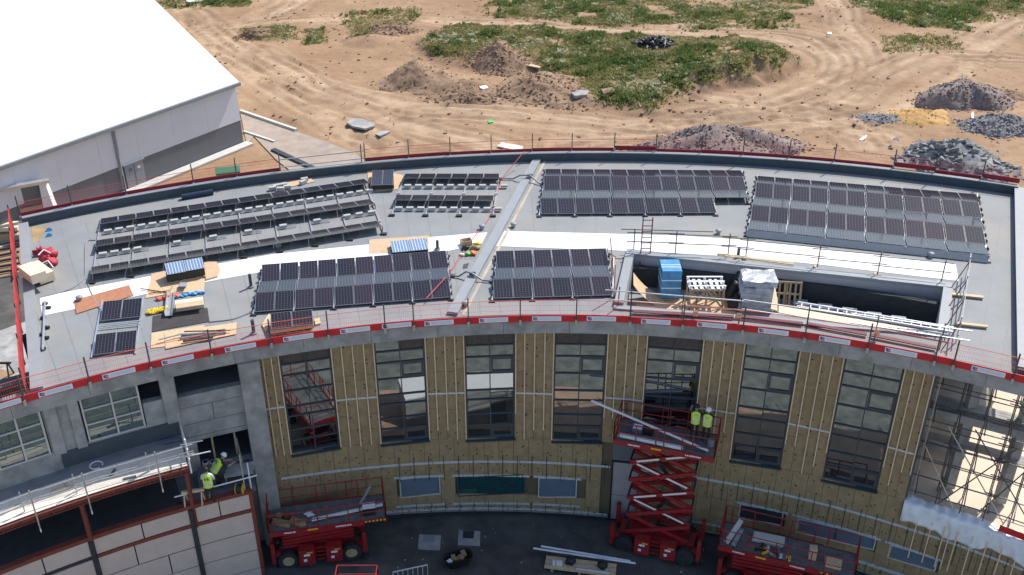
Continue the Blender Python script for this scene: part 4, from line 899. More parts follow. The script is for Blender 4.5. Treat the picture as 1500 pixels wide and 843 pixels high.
# coloured tool pile beside the dividing kerb
for i, (px, py, nm, mt, sz, lab, cat) in enumerate([(683, 355, 'cardboard_box', m_card, (.55, .4, .3), 'open cardboard box at the back of the tool pile', 'box'), (699, 360, 'tool_bag', m_bagy, (.42, .36, .26), 'bright yellow bag in the tool pile', 'bag'), (682, 366, 'tool_bag', m_black, (.4, .34, .26), 'black bag in the tool pile', 'bag'), (686, 374, 'tool_bag', m_bagg, (.36, .3, .22), 'green bag in the tool pile', 'bag'), (693, 373, 'tool_bag', m_orange, (.36, .44, .24), 'orange bag in the tool pile', 'bag'), (677, 375, 'tool_bag', m_wslab, (.36, .25, .15), 'cream bag in the tool pile', 'bag'), (696, 366, 'tool_bag', m_pallet, (.5, .3, .3), 'brown bag in the tool pile', 'bag')]):
    if i == 0:
        root = thing(nm, lab, cat, at(px, py)); rz = .4
        for u, v, a_, b_ in ((0, .2, .55, .02), (0, -.2, .55, .02), (.27, 0, .02, .4), (-.27, 0, .02, .4)): block('side', mt, root, at(px, py, ZR+.15)+Matrix.Rotation(rz, 3, 'Z')@Vector((u, v, 0)), (a_, b_, .3), rz)
        block('base', mt, root, at(px, py, ZR+.015), (.53, .38, .02), rz)
    else:
        root = thing(nm, lab, cat, at(px, py)); blob('body', mt, root, at(px, py, ZR), sz, 80+i, 2, .35); b = MB(); c = at(px, py, ZR+sz[2]*.75); b.path([c+Vector((-.1, 0, 0)), c+Vector((0, 0, .09)), c+Vector((.1, 0, 0))], .015, 5); b.build('handle', m_black, root)
b = MB(); b.prism([at(*p)+UP*.012 for p in [(679, 388), (687, 386), (685, 393), (678, 394)]], .015); tag(b.build('rubber_pad', m_frame), 'dark square pad in front of the tool pile', 'pad')
b = MB(); b.path([at(625, 437, ZR+.3), at(648, 412, ZR+.45), at(664, 392, ZR+.1), at(684, 360, ZR+.04), at(717, 320, ZR+.03), at(735, 262, ZR+.03), at(768, 222, ZR+1.0)], .025, 5); tag(b.build('tape_line', m_lred), 'thin red and white tape line crossing the roof to the back parapet', 'tape')
# ================================================================== SUNKEN WELL CONTENT
ZWL = ZR-DEP
def wt(px, py, h=0): return at(px, py, ZWL+h)
def ladder(label, p, q, wd, n, mat, r=.03):
    p, q = Vector(p), Vector(q); root = thing('ladder', label, 'ladder', p); d = (q-p).normalized(); s = d.cross(UP).normalized() if abs(d.z) < .9 else Vector((1, 0, 0))
    if abs(s.x) < .5 and abs(d.z) > .3: s = Vector((1, 0, 0))
    for k in (-1, 1): bar('stile', mat, root, p+s*k*wd/2, q+s*k*wd/2, r*2, r*1.4)
    for i in range(n): c = p.lerp(q, (i+.5)/n); bar('rung', mat, root, c-s*wd/2, c+s*wd/2, r*1.3)
ladder('red ladder rising out of the sunken well', wt(942, 418), at(944, 372, ZR)+UP*2.0+Vector((.1, .3, 0)), .5, 12, m_rust)
lp, lq = at(1168, 446, ZR+.35), at(1398, 484, ZR+.4); d_ = (lq-lp).normalized(); root = thing('ladder', 'long aluminium ladder lying along the front of the well', 'ladder', lp); sdv = Vector((d_.y, -d_.x, 0)).normalized()
for k in (-1, 1): bar('stile', m_alu, root, lp+sdv*k*.2, lq+sdv*k*.2, .06, .09)
for i in range(17): c = lp.lerp(lq, (i+.5)/17); bar('rung', m_alu, root, c-sdv*.2, c+sdv*.2, .045)
root = thing('wrapped_pallet', 'tall stack wrapped in bright blue film in the well', 'pallet stack', wt(979, 434))
pallet(root, wt(979, 432), 1.0, 1.3, 0)
b = MB(); c = wt(979, 432); b.box(c+UP*.95, (1.0, 1.25, 1.6)); bv = b.build('wrapped_load', m_wrapblue, root)
for k in (.6, 1.05): block('strap', m_plate, root, c+UP*(.15+k), (1.02, 1.27, .06)); block('strap', m_plate, root, c+UP*1.757+Vector((0, -.1+.5*(k-.8), 0)), (1.01, .05, .01))
root = thing('pallet_crate', 'open timber crate with a white pallet on top in the well', 'crate', wt(1031, 448)); c = wt(1031, 446)
for u in (-.85, 0, .85):
    for v in (-.45, .45): bar('corner_post', m_pallet, root, c+Vector((u, v, 0)), c+Vector((u, v, 1.15)), .09)
for v in (-.45, .45):
    for zz in (.08, 1.1): bar('rail', m_pallet, root, c+Vector((-.9, v, zz)), c+Vector((.9, v, zz)), .07, .11)
    for s in (-1, 1): bar('brace', m_pallet, root, c+Vector((s*.82, v-.04, .1)), c+Vector((s*.05, v-.04, 1.08)), .03, .1)
for k in range(7): block('slat', m_plate, root, c+Vector((-.84+k*.28, 0, 1.19)), (.16, 1.0, .03))
for v in (-.47, 0, .47):
    block('pallet_rail', m_plate, root, c+Vector((0, v, 1.36)), (1.85, .1, .03)); 
    for u in (-.86, 0, .86): block('pallet_block', m_plate, root, c+Vector((u, v, 1.28)), (.12, .1, .13))
root = thing('wrapped_pile', 'heap of sheets under crumpled grey film in the well', 'pallet stack', wt(1105, 458)); pallet(root, wt(1105, 450), 1.6, 1.2, -.08)
for k in range(5):
    bm = bmesh.new(); bmesh.ops.create_cube(bm, size=1); bmesh.ops.subdivide_edges(bm, edges=bm.edges, cuts=5, use_grid_fill=True)
    for v in bm.verts: v.co = Vector((v.co.x*1.7, v.co.y*1.3, v.co.z*.34))+Vector((rnd.gauss(0, .022), rnd.gauss(0, .022), rnd.gauss(0, .02)))
    me = bpy.data.meshes.new('wrapped_sheet'); bm.to_mesh(me); bm.free(); me.materials.append(m_wrapgrey)
    inst('wrapped_sheet', me, root, Matrix.Translation(wt(1105, 450)+Vector((rnd.uniform(-.06, .06), rnd.uniform(-.05, .05), .32+k*.33)))@Matrix.Rotation(-.08+rnd.uniform(-.03, .03), 4, 'Z'))
root = thing('black_sacks', 'black plastic sacks left of the grey wrapped heap', 'sacks', wt(1076, 450))
for i, (px, py, s) in enumerate([(1076, 452, .75), (1073, 440, .7), (1076, 430, .6)]): blob('sack', m_black, root, wt(px, py), (s, s, 1.0+.3*i), 90+i, 2, .25)
pm = Matrix.Rotation(-.12, 3, 'Z')@Matrix.Rotation(R_(72), 3, 'X'); root = thing('pallet', 'brown slatted pallet standing on edge in the well', 'pallet', wt(1150, 447)); pallet(root, wt(1150, 447)+UP*.68, 1.45, 1.3, 0, M=pm)
root = thing('bent_plywood', 'curved plywood offcut in the left corner of the well', 'plywood', wt(940, 440)); b = MB(); P = []
for k in range(9):
    t = k/8; p = wt(926+t*46, 430+t*4); P += [p+UP*(1.15*(1-t)**2+.1), p+UP*(1.15*(1-t)**2+.08)+Vector((-.1, -1.1, -.1+.0*t))]
b.add(P, [(2*i, 2*i+1, 2*i+3, 2*i+2) for i in range(8)]); o = b.build('sheet', m_osb, root, fix=False); o.modifiers.new('thickness', 'SOLIDIFY').thickness = .02
flat('plywood_sheet', 'pale plywood flat on the well floor under the blue stack', 'plywood', [(932, 446), (1005, 440), (1010, 462), (925, 468)], m_osb, z=ZWL, dz=.02)
flat('plywood_sheet', 'pale plywood flat on the well floor under the crate', 'plywood', [(1008, 432), (1075, 438), (1078, 466), (1012, 464)], m_osb, z=ZWL, dz=.045)
flat('timber_plank', 'long pale plank resting on the back kerb of the well', 'plank', [(1050, 377), (1162, 390), (1162, 394), (1050, 380)], m_timber, dz=.2, th=.05)
flat('timber_plank', 'pointed timber standing out of the front of the well', 'plank', [(1128, 459), (1138, 462), (1138, 444), (1134, 426)], m_timber, dz=.2, th=.05)
flat('insulation_sheet', 'long white boards along the front floor of the well', 'board', [(1140, 452), (1350, 488), (1345, 500), (1140, 462)], m_wslab, z=ZWL+.5, dz=.1, th=.06)
for i in range(5):
    px, py = 1172+i*36, 447+i*6.2; root = thing('floor_vent', 'grey floor box with dark lid in the well, %s from the left' % ORD[i], 'vent', wt(px, py), 'floor boxes in the well')
    block('box_body', m_cap, root, wt(px, py, .2), (.7, .5, .4), -.2); block('lid', m_black, root, wt(px, py, .41)+Vector((.1, 0, 0)), (.32, .3, .04), -.2)
block_ = MB(); block_.box(wt(1303, 447, .55)+Vector((0, .2, 0)), (.6, .3, .08), -.2); tag(block_.build('pipe_bracket', m_black), 'small dark bracket on the back wall of the well', 'bracket')
# timbers and dark red boards between the well and the edge
m_maroon = M('maroon_board', (.085, .018, .03), .6, .2, 3)
root = thing('edge_boards', 'dark red boards on timber blocks between the well and the front edge', 'boards', at(1100, 470))
for (p, q) in (((927, 456), (1075, 464)), ((1078, 463), (1176, 474)), ((1182, 474), (1270, 490)), ((1276, 491), (1372, 510))): bar('board', m_maroon, root, at(*p, ZR+.14), at(*q, ZR+.14), .22, .05)
for px, py in ((1018, 463), (1082, 466), (1284, 491)):
    b = MB(); b.beam(at(px, py, ZR+.25), at(px+1, py-6, ZR+.85), .24, .05); b.build('timber_block', m_timber, root)
# ---- tube scaffold guard rails round the well
def tubes(name, label, cat, segs, r=.03, mat=m_galv, loc=None, group=None, part='tube'):
    root = thing(name, label, cat, loc or segs[0][0], group)
    for s in segs:
        b = MB(); b.tube(s[0], s[1], s[2] if len(s) > 2 else r, 7); b.build(s[3] if len(s) > 3 else part, s[4] if len(s) > 4 else mat, root)
    return root
PB = [(928, 369), (989, 372), (1066, 376), (1092, 380), (1197, 393), (1285, 404), (1378, 416)]
segs = [(at(*p), (at(*p)+UP*(1.35)), .03, 'post', m_post) for p in PB]
for h in (.62, 1.15): segs += [((at(*PB[i])+UP*(h))+Vector((-.4, 0, 0)), (at(*PB[i+1])+UP*(h))+Vector((.4, 0, .02)), .026, 'rail', m_post) for i in range(len(PB)-1)]
segs += [(at(908, 368)+UP*1.3, at(1042, 372)+UP*1.3, .026, 'rail', m_post)]
tubes('guard_rail', 'dark tube guard rail along the back of the sunken well', 'guard rail', segs)
for i, p in enumerate(PB[3:]): tag(block('foot_timber', m_timber, None, (at(*p)+UP*(.06))+Vector((-.1, -.1, 0)), (.12, .5, .1)), 'short timber foot under the guard rail post, %s from the left' % ORD[i], 'timber', 'timber feet of the guard rail')
segs = []
for px, py in ((1413, 412), (1409, 440), (1404, 470), (1400, 502)): segs += [(at(px, py, ZR), (at(px, py)+UP*(1.4)), .032, 'post'), ((at(px, py)+UP*(1.1)), (at(px-22, py+14)+UP*(.05)), .026, 'brace', m_rust)]
for h in (.6, 1.2): segs += [((at(1415, 402)+UP*(h)), (at(1400, 508)+UP*(h)), .03, 'rail')]
tubes('guard_rail', 'pale tube guard rail with red braces right of the well', 'guard rail', segs)
for i, (px, py) in enumerate(((1418, 436), (1424, 479))):
    flat('timber_plank', '%s timber batten sticking out under the right guard rail' % ('upper' if i == 0 else 'lower'), 'timber', [(px-25, py-4), (px+22, py+1), (px+22, py+4), (px-25, py-1)], m_timber, dz=.08, th=.06)
segs = []
for px, py in ((923, 462), (998, 470), (1018, 466), (1082, 474), (1180, 488), (1280, 500), (1376, 512)): segs += [(at(px, py, ZR), (at(px, py)+UP*(1.4)), .03, 'post', m_post)]
for h in (.75, 1.25): segs += [((at(885, 458)+UP*(h)), (at(1090, 475)+UP*(h)), .03, 'rail'), ((at(1085, 474)+UP*(h+.04)), (at(1255, 498)+UP*(h)), .03, 'rail'), ((at(1240, 494)+UP*(h+.03)), (at(1415, 520)+UP*(h)), .03, 'rail')]
tubes('guard_rail', 'double pale tube guard rail along the front of the well', 'guard rail', segs)
segs = [(at(897, 435, ZR), (at(899, 380)+UP*(.2)), .03), (at(903, 448, ZR), (at(893, 372)+UP*(.9)), .03, 'brace', m_rust), (at(905, 450, ZR), (at(906, 452)+UP*(1.2)), .03, 'post', m_rust), (at(899, 437, ZR), (at(899, 437)+UP*(1.9)), .032, 'post'), (at(894, 372, ZR), (at(900, 402)+UP*(1.0)), .03, 'brace', m_rust)]
tubes('scaffold_end', 'rusty braced scaffold end frame left of the well', 'scaffold', segs)
# ================================================================== SCISSOR LIFTS
def wheel_mesh():
    b = MB(); n = 18
    prof = [(-.16, .30), (-.17, .46), (-.12, .5), (.12, .5), (.17, .46), (.16, .30)]
    P = [(x, r*math.cos(2*math.pi*i/n), r*math.sin(2*math.pi*i/n)) for i in range(n) for x, r in prof]; m = len(prof)
    F = [(i*m+j, ((i+1) % n)*m+j, ((i+1) % n)*m+j+1, i*m+j+1) for i in range(n) for j in range(m-1)]+[(i*m+m-1, ((i+1) % n)*m+m-1, ((i+1) % n)*m, i*m) for i in range(n)]
    b.add(P, F)
    for i in range(n):
        t = 2*math.pi*i/n
        for s in (-1, 1): b.box((s*.08, .51*math.cos(t+s*.08), .51*math.sin(t+s*.08)), (.15, .06, .05), M=Matrix.Rotation(t, 3, 'X'))
    return b
def lift(label, c, hd, H, ext=0., Lp=4.9, N=5, rim=m_rim):
    c = Vector(c); R = Matrix.Rotation(hd, 3, 'Z'); root = thing('scissor_lift', label, 'scissor lift', c, 'red scissor lifts')
    P = lambda u, v, w_: c+R@Vector((u, v, w_))
    b = MB(); b.box(P(0, 0, .72), (3.7, 1.1, .4), hd); b.box(P(0, 0, .98), (3.9, .9, .12), hd); b.build('chassis', m_lift, root)
    for u in (-1.55, 1.55):
        for v in (-.82, .82):
            w_ = wheel_mesh(); wm = MB(); Rw = R@Matrix.Rotation(math.pi/2, 3, 'Z'); wm.add([P(u, v, .5)+Rw@q for q in w_.v], w_.f); wh = wm.build('wheel', m_tyre, root)
            rm = MB(); s = -1 if v < 0 else 1; rm.tube(P(u, v, .5), P(u, v+s*.14, .5), .29, 14); rm.tube(P(u, v+s*.1, .5), P(u, v+s*.18, .5), .12, 10); rm.build('rim', rim, wh)
    for u in (-2.25, 2.25):
        for v in (-.8, .8):
            b = MB(); b.box(P(u, v, 1.05), (.2, .22, 1.3), hd); b.box(P(u*.93, v*.8, .8), (.4, .25, .25), hd); j = b.build('outrigger', m_lift, root)
            b = MB(); b.tube(P(u, v, .12), P(u, v, .5), .07, 8); b.tube(P(u, v, .06), P(u, v, .12), .2, 10); b.build('jack_foot', m_dsteel, j)
    for u in (-.62, .72):
        eb = block('engine_cover', m_lift, root, P(u, -.92, .78), (.78, .5, .95), hd); eb2 = MB(); eb2.box(P(u, -1.175, .95), (.3, .012, .12), hd); eb2.box(P(u-.1, -1.175, .62), (.16, .012, .16), hd); o = eb2.build('warning_label', m_plate, None); o.parent = root; o.matrix_basis = Matrix.Translation(-W[root])
        q = MB(); q.box(P(u+.15, -1.176, 1.1), (.3, .012, .07), hd); q.build('hazard_label', m_yellow, root)
    for k in range(4): bar('step', m_lift, root, P(-.2, -1.0, .45+k*.25), P(.3, -1.0, .45+k*.25), .06)
    w0, w1 = 1.06, H-.32; st = (w1-w0)/N; half = 1.75 if H < 4 else 1.62
    for k in range(N):
        for v in (-.5, .5):
            a0, a1 = P(-half, v, w0+k*st), P(half, v, w0+(k+1)*st); b0, b1 = P(half, v*.8, w0+k*st), P(-half, v*.8, w0+(k+1)*st)
            o1 = bar('scissor_arm', m_lift, root, a0, a1, .1, .2 if H > 4 else .17); bar('scissor_arm', m_lift, root, b0, b1, .1, .2 if H > 4 else .17)
            if v < 0 and H > 4 and k > 0:
                for s0, s1 in ((.1, .44), (.54, .9)):
                    if k % 2: p, q = b0.lerp(b1, s0), b0.lerp(b1, s1)
                    else: p, q = a0.lerp(a1, s0), a0.lerp(a1, s1)
                    of = R@Vector((0, -.06 if k % 2 == 0 else -.06, 0)); bar('arm_label', m_plate, root, p+of, q+of, .012, .1)
        for u in (-half, half): bar('cross_pin', m_dsteel, root, P(u, -.55, w0+k*st), P(u, .55, w0+k*st), .09)
    if H > 4:
        bar('hydraulic_ram', m_dsteel, root, P(-.9, 0, w0+st*.6), P(.7, 0, w0+st*2.2), .14); bar('hydraulic_ram', m_dsteel, root, P(.9, 0, w0+st*2.6), P(-.6, 0, w0+st*4.2), .14)
    u0, u1, hw = -Lp/2, Lp/2+ext, .92
    dk = MB(); dk.box(P((u0+u1)/2, 0, H-.03), (u1-u0, hw*2-.04, .06), hd); dk.build('platform_deck', m_deck, root)
    sk = MB()
    for v in (-hw, hw): sk.box(P((u0+Lp/2)/2, v, H-.1), (Lp, .05, .3), hd)
    if ext: 
        for v in (-hw, hw): sk.box(P(Lp/2+ext/2, v*.97, H-.06), (ext, .05, .16), hd)
    for u in (u0, u1): sk.box(P(u, 0, H-.1), (.05, hw*2-.05, .28), hd)
    skb = sk.build('platform_skirt', m_lift, root)
    def word(u, n, hgt):
        q = MB(); x = u
        for k in range(n):
            wd = rnd.choice((.05, .065, .075)); q.box(P(x, -hw-.03, H-.09+rnd.uniform(-.006, .006)), (wd, .01, hgt*rnd.choice((1, .85, 1))), hd)
            if k % 2: q.box(P(x, -hw-.031, H-.09), (wd*.5, .01, hgt*.3), hd)
            x += wd+.022
        q.build('lettering', m_plate, skb)
    word(u0+.75, 7, .085); word(Lp/2-1.35, 9, .085)
    q = MB(); q.box(P(u0+2.1, -hw-.03, H-.07), (.5, .01, .09), hd); q.build('hazard_label', m_yellow, skb)
    if ext:
        for k in range(6): q = MB(); q.box(P(Lp/2+.1+k*ext/6, -hw*.97-.03, H-.06), (.09, .01, .1), hd); q.build('hazard_label', m_yellow, skb)
    def rails(pts, name='guard_rail'):
        b = MB()
        for a_, b_ in zip(pts, pts[1:]):
            for h in (.55, 1.1): b.tube(P(*a_, H+h), P(*b_, H+h), .03 if h > 1 else .025, 6)
            b.tube(P(*a_, H+.05), P(*a_, H+1.1), .03, 6)
        b.tube(P(*pts[-1], H+.05), P(*pts[-1], H+1.1), .03, 6); b.build(name, m_lift, root)
    nu = 6; us = [u0+(u1-u0)*t for t in (0, .05, .22, .42, .5, .68, .78, 1)]
    rails([(u, -hw) for u in us]); rails([(u, hw) for u in us]); rails([(u0, -hw), (u0, 0), (u0, hw)]); rails([(u1, -hw), (u1, hw)])
    return P
pL, pR = at(900, 645, 6.2), at(1045, 672, 6.2); hdC = math.atan2((pR-pL).y, (pR-pL).x)
cC = (pL+pR)/2+Matrix.Rotation(hdC, 3, 'Z')@Vector((0, .92, 0)); zg = zc(cC.x)
PC = lift('tall raised red scissor lift with two workers at the window', (cC.x, cC.y, zg), hdC, 6.2-zg, rim=m_dsteel)
PLf = lift('lowered red scissor lift against the left end of the facade', (-9.75, 39.2, zc(-9.7)), R_(11), 2.45, ext=1.1, Lp=4.6)
pa, pb = at(1052, 800, 1.25), at(1180, 832, 1.25); hdR = math.atan2((pb-pa).y, (pb-pa).x); cR = pa+Matrix.Rotation(hdR, 3, 'Z')@Vector((2.45, .92, 0))
PR = lift('lowered red scissor lift loaded with boards at right', (cR.x, cR.y, zc(cR.x)), hdR, 1.25-zc(cR.x), ext=1.6)
c4 = at(552, 824, 3.5); P4 = lift('red scissor lift whose platform corner shows at the bottom edge', (c4.x-.92, c4.y-2.45, zc(-7)), R_(90), 2.3)
# loads on the lifts
def lbar(name, label, cat, p, q, w_, h, mat):
    p, q = Vector(p), Vector(q); root = thing(name, label, cat, (p+q)/2); bar('length', mat, root, p, q, w_, h); bar('lip', mat, root, p+Vector((0, -w_*.5, h*.6)), q+Vector((0, -w_*.5, h*.6)), .02, h*1.2); return root
HC = 6.2-zg
lbar('metal_channel', 'long white metal channel propped diagonally across the raised platform', 'channel', at(866, 587, 7.9), PC(2.1, -.55, HC+.12), .12, .06, m_pipew)
lbar('metal_channel', 'pair of pale metal lengths lying on the raised platform deck', 'channel', PC(-2.3, -.6, HC+.12), PC(.9, -.72, HC+.12), .22, .1, m_pipew)
root = thing('tool_case', 'blue and black tool case on the raised platform', 'tool case', PC(-1.3, .1, HC)); block('case_body', m_bpanel, root, PC(-1.45, .05, HC+.16), (.5, .4, .3), hdC); block('case_body', m_black, root, PC(-.95, .1, HC+.18), (.5, .42, .34), hdC); block('case_lid', m_plate, root, PC(-1.45, .05, HC+.33), (.45, .36, .03), hdC)
root = thing('bucket', 'grey bucket at the right end of the raised platform', 'bucket', PC(2.1, .1, HC)); b = MB(); b.tube(PC(2.15, .05, HC), PC(2.15, .05, HC+.35), .17, 12); b.build('pail', m_gutter, root); b = MB(); b.path([PC(2.0, .05, HC+.35), PC(2.15, .05, HC+.5), PC(2.3, .05, HC+.35)], .012, 5); b.build('handle', m_black, root)
HL = 2.45
lbar('metal_channel', 'long white metal channel on the deck of the left lift', 'channel', PLf(-.2, -.5, HL+.15), PLf(3.3, -.1, HL+.2), .16, .08, m_pipew)
lbar('metal_channel', 'short pale channel propped at the right end of the left lift', 'channel', PLf(2.2, .1, HL+.2), PLf(2.8, .75, HL+.75), .12, .06, m_galv)
root = thing('control_box', 'white topped control box on the left lift platform', 'box', PLf(2.55, -.4, HL)); block('box_body', m_black, root, PLf(2.6, -.4, HL+.25), (.6, .4, .45), R_(11)); block('box_lid', m_plate, root, PLf(2.6, -.4, HL+.5), (.62, .42, .05), R_(11))
root = thing('insulation_offcuts', 'heap of mineral wool offcuts on the left lift deck', 'insulation', PLf(-1.2, -.4, HL))
for i, (u, v, s) in enumerate([(-1.9, -.3, .4), (-1.5, -.5, .5), (-1.0, -.45, .55), (-.7, -.6, .35), (-1.4, .0, .35), (-1.8, .1, .3)]): block('offcut', m_wool if i != 4 else m_rust, root, PLf(u, v, HL+.12), (s, .3, .22), rnd.uniform(0, 3))
blob('cable_heap', m_black, root, PLf(-2.0, -.05, HL), (.45, .4, .2), 7); blob('rag', m_plate, root, PLf(-.35, .1, HL), (.5, .35, .14), 8, 2, .5)
HR = 1.25-zc(cR.x)
root = thing('board_stack', 'pale boards stacked on the right lift platform', 'boards', PR(-.3, .2, HR))
for k in range(3): block('board', m_lframe, root, PR(-.2+.03*k, .25, HR+.08+.07*k), (1.5, .6, .06), hdR+.03*k)
root = thing('wool_roll', 'long pale offcuts leaning on the left rail of the right lift', 'insulation', PR(-2.0, -.5, HR)); bar('offcut', m_lframe, root, PR(-2.1, -.8, HR+.2), PR(-1.6, .2, HR+1.0), .22, .12); bar('offcut', m_gutter, root, PR(-1.75, -.8, HR+.15), PR(-1.5, .0, HR+.6), .2, .1)
root = thing('tool_heap', 'jumble of tools and cables on the right lift platform', 'tools', PR(.3, -.5, HR))
for i in range(14):
    block('tool', rnd.choice([m_black, m_bpanel, m_gutter, m_yellow, m_black, m_lframe]), root, PR(-.6+i*.12+rnd.uniform(-.1, .1), -.5+rnd.uniform(-.25, .2), HR+.1+rnd.uniform(0, .06)), (rnd.uniform(.1, .4), rnd.uniform(.06, .16), rnd.uniform(.06, .16)), rnd.uniform(0, 3))
block('tool_case', m_osb, root, PR(3.0, -.3, HR+.14), (.8, .5, .25), hdR); block('tool_case', m_card, root, PR(2.0, -.2, HR+.4), (.35, .3, .75), hdR+.2)
# ================================================================== PEOPLE
def person(label, pos, hd, vest_letters, bend=0., helmet=None, sleeves=m_cloth, armf=(.3, .3), knee=0., scale=1.12, turn=0.):
    """x right, y forward, z up; bend = forward lean of the spine (radians)"""
    pos = Vector(pos); root = thing('person', label, 'person', pos); S = scale
    RZ = Matrix.Rotation(hd, 3, 'Z')
    hip = Vector((0, -.18*math.sin(bend), .93-.05*bend)); sp = lambda d, x=0, y=0: hip+Vector((x, 0, 0))+Vector((0, math.sin(bend), math.cos(bend)))*d+Vector((0, math.cos(bend), -math.sin(bend)))*y
    V, Rr, E, G = [], [], [], []
    def v(p, r, g): V.append(Vector(p)); Rr.append(r); G.append(g); return len(V)-1
    def e(a, b_): E.append((a, b_))
    pel = v(hip, (.15, .11), 'leg'); ab = v(sp(.2), (.14, .10), 'top'); ch = v(sp(.40), (.165, .115), 'top'); nk0 = v(sp(.53), (.09, .08), 'top'); nk = v(sp(.60, 0, .01), (.055, .055), 'skin')
    h0 = v(sp(.68, 0, .03), (.075, .085), 'skin'); h1 = v(sp(.76, 0, .03), (.08, .095), 'skin'); h2 = v(sp(.83, 0, .02), (.06, .07), 'skin')
    nz = v(sp(.715, 0, .125), (.014, .014), 'skin')
    for a, b_ in ((pel, ab), (ab, ch), (ch, nk0), (nk0, nk), (nk, h0), (h0, h1), (h1, h2), (h0, nz)): e(a, b_)
    for s in (-1, 1):
        er = v(sp(.735, s*.098, .015), (.014, .022), 'skin'); e(h1, er)
        sh = v(sp(.49, s*.19), (.07, .07), 'slv'); e(nk0, sh); f = armf[0 if s < 0 else 1]
        el = v(sp(.49, s*.25)+Vector((0, .26*math.sin(f), -.27*math.cos(f))), (.05, .05), 'slv'); e(sh, el)
        wr = v(V[el]+Vector((-s*.05, .23*math.sin(f+.9), -.23*math.cos(f+.9))), (.035, .035), 'skin'); e(el, wr)
        d = (V[wr]-V[el]).normalized(); side = Vector((1, 0, 0)); pa_ = v(V[wr]+d*.07, (.042, .022), 'skin'); e(wr, pa_)
        for k, (off, ln) in enumerate(((-.03, .075), (-.01, .088), (.012, .082), (.032, .065))):
            f1 = v(V[pa_]+d*.035+side*off, (.0095, .0095), 'skin'); f2 = v(V[f1]+d*ln*.6, (.009, .009), 'skin'); f3 = v(V[f2]+d*ln*.4+Vector((0, .02, -.015)), (.008, .008), 'skin'); e(pa_, f1); e(f1, f2); e(f2, f3)
        t1 = v(V[wr]+d*.04-side*s*.045, (.011, .011), 'skin'); t2 = v(V[t1]+d*.045-side*s*.02, (.0095, .0095), 'skin'); e(wr, t1); e(t1, t2)
        hp = v(hip+Vector((s*.095, 0, -.06)), (.09, .095), 'leg'); e(pel, hp)
        kn = v(Vector((s*.11, .06+knee*.3*(1 if s > 0 else .6), .49)), (.062, .065), 'leg'); e(hp, kn)
        an = v(Vector((s*.12, -.03+(.1*knee if s > 0 else -.1*knee), .10)), (.045, .045), 'boot'); e(kn, an); to = v(V[an]+Vector((s*.02, .17, -.055)), (.042, .035), 'boot'); e(an, to); he = v(V[an]+Vector((0, -.05, -.055)), (.04, .035), 'boot'); e(an, he)
    me = bpy.data.meshes.new('body_skeleton'); me.from_pydata([tuple(p) for p in V], E, []); o = bpy.data.objects.new('body_skeleton', me); COL.objects.link(o)
    o.modifiers.new('skin', 'SKIN'); sv_ = me.skin_vertices[0].data
    for i, r in enumerate(Rr): sv_[i].radius = r; sv_[i].use_root = (i == 0)
    sb = o.modifiers.new('sub', 'SUBSURF'); sb.levels = 1; sb.render_levels = 1
    dg = bpy.context.evaluated_depsgraph_get(); bm_ = bpy.data.meshes.new_from_object(o.evaluated_get(dg)); bpy.data.objects.remove(o)
    mats = {'leg': m_cloth, 'top': sleeves, 'slv': sleeves, 'skin': m_skin, 'boot': m_black}; ks = list(mats); bm_.materials.clear()
    for k in ks: bm_.materials.append(mats[k])
    segs_ = [(V[a], V[b_], G[b_]) for a, b_ in E]
    for p in bm_.polygons:
        c = p.center; best = min(segs_, key=lambda s_: ((c-s_[0]).length+(c-s_[1]).length)-(s_[0]-s_[1]).length); p.material_index = ks.index(best[2]); p.use_smooth = True
    T4 = Matrix.Translation(pos)@RZ.to_4x4()@Matrix.Diagonal((S, S, S, 1))
    inst('body', bm_, root, T4)
    def ringmesh(name, mat, prof, n=20, d0=0):
        b = MB(); m = len(prof)
        for i in range(n):
            t = 2*math.pi*i/n
            for (d, rx, ry) in prof: b.v.append(sp(d, rx*math.cos(t), ry*math.sin(t)))
        b.f = [(i*m+j, ((i+1) % n)*m+j, ((i+1) % n)*m+j+1, i*m+j+1) for i in range(n) for j in range(m-1)]
        me_ = bpy.data.meshes.new(name); me_.from_pydata([tuple(q) for q in b.v], [], b.f); me_.materials.append(mat); me_.polygons.foreach_set('use_smooth', [True]*len(b.f)); return me_
    vs = inst('vest', ringmesh('vest', m_hivis, [(-.06, .2, .165), (.1, .19, .155), (.25, .195, .155), (.40, .21, .15), (.50, .185, .125), (.555, .105, .09)]), root, T4)
    for nm, dd in (('reflective_band', .05), ('reflective_band', .17)):
        o = bpy.data.objects.new(nm, ringmesh(nm, m_refl, [(dd-.025, .199, .163), (dd+.025, .199, .163)])); COL.objects.link(o); o.parent = vs
    for s in (-1, 1):
        b = MB(); b.beam(sp(.17, s*.12, -.152), sp(.5, s*.12, -.13), .045, .012, up=Vector((0, 1, 0))); me_ = bpy.data.meshes.new('brace_band'); me_.from_pydata([tuple(q) for q in b.v], [], b.f); me_.materials.append(m_refl); o = bpy.data.objects.new('brace_band', me_); COL.objects.link(o); o.parent = vs
    if vest_letters:
        b = MB(); g = lambda x, d: sp(d, x, -.166)
        for (x0, y0, x1, y1) in ((-.075, .34, -.075, .44), (-.07, .39, -.025, .44), (-.07, .39, -.025, .34), (.02, .44, .075, .44), (.02, .44, .02, .39), (.02, .39, .075, .39), (.075, .39, .075, .34), (.02, .34, .075, .34)): b.beam(g(x0, y0), g(x1, y1), .02, .01, up=Vector((0, 1, 0)))
        me_ = bpy.data.meshes.new('letters'); me_.from_pydata([tuple(q) for q in b.v], [], b.f); me_.materials.append(m_black); o = bpy.data.objects.new('letters', me_); COL.objects.link(o); o.parent = vs
    else:
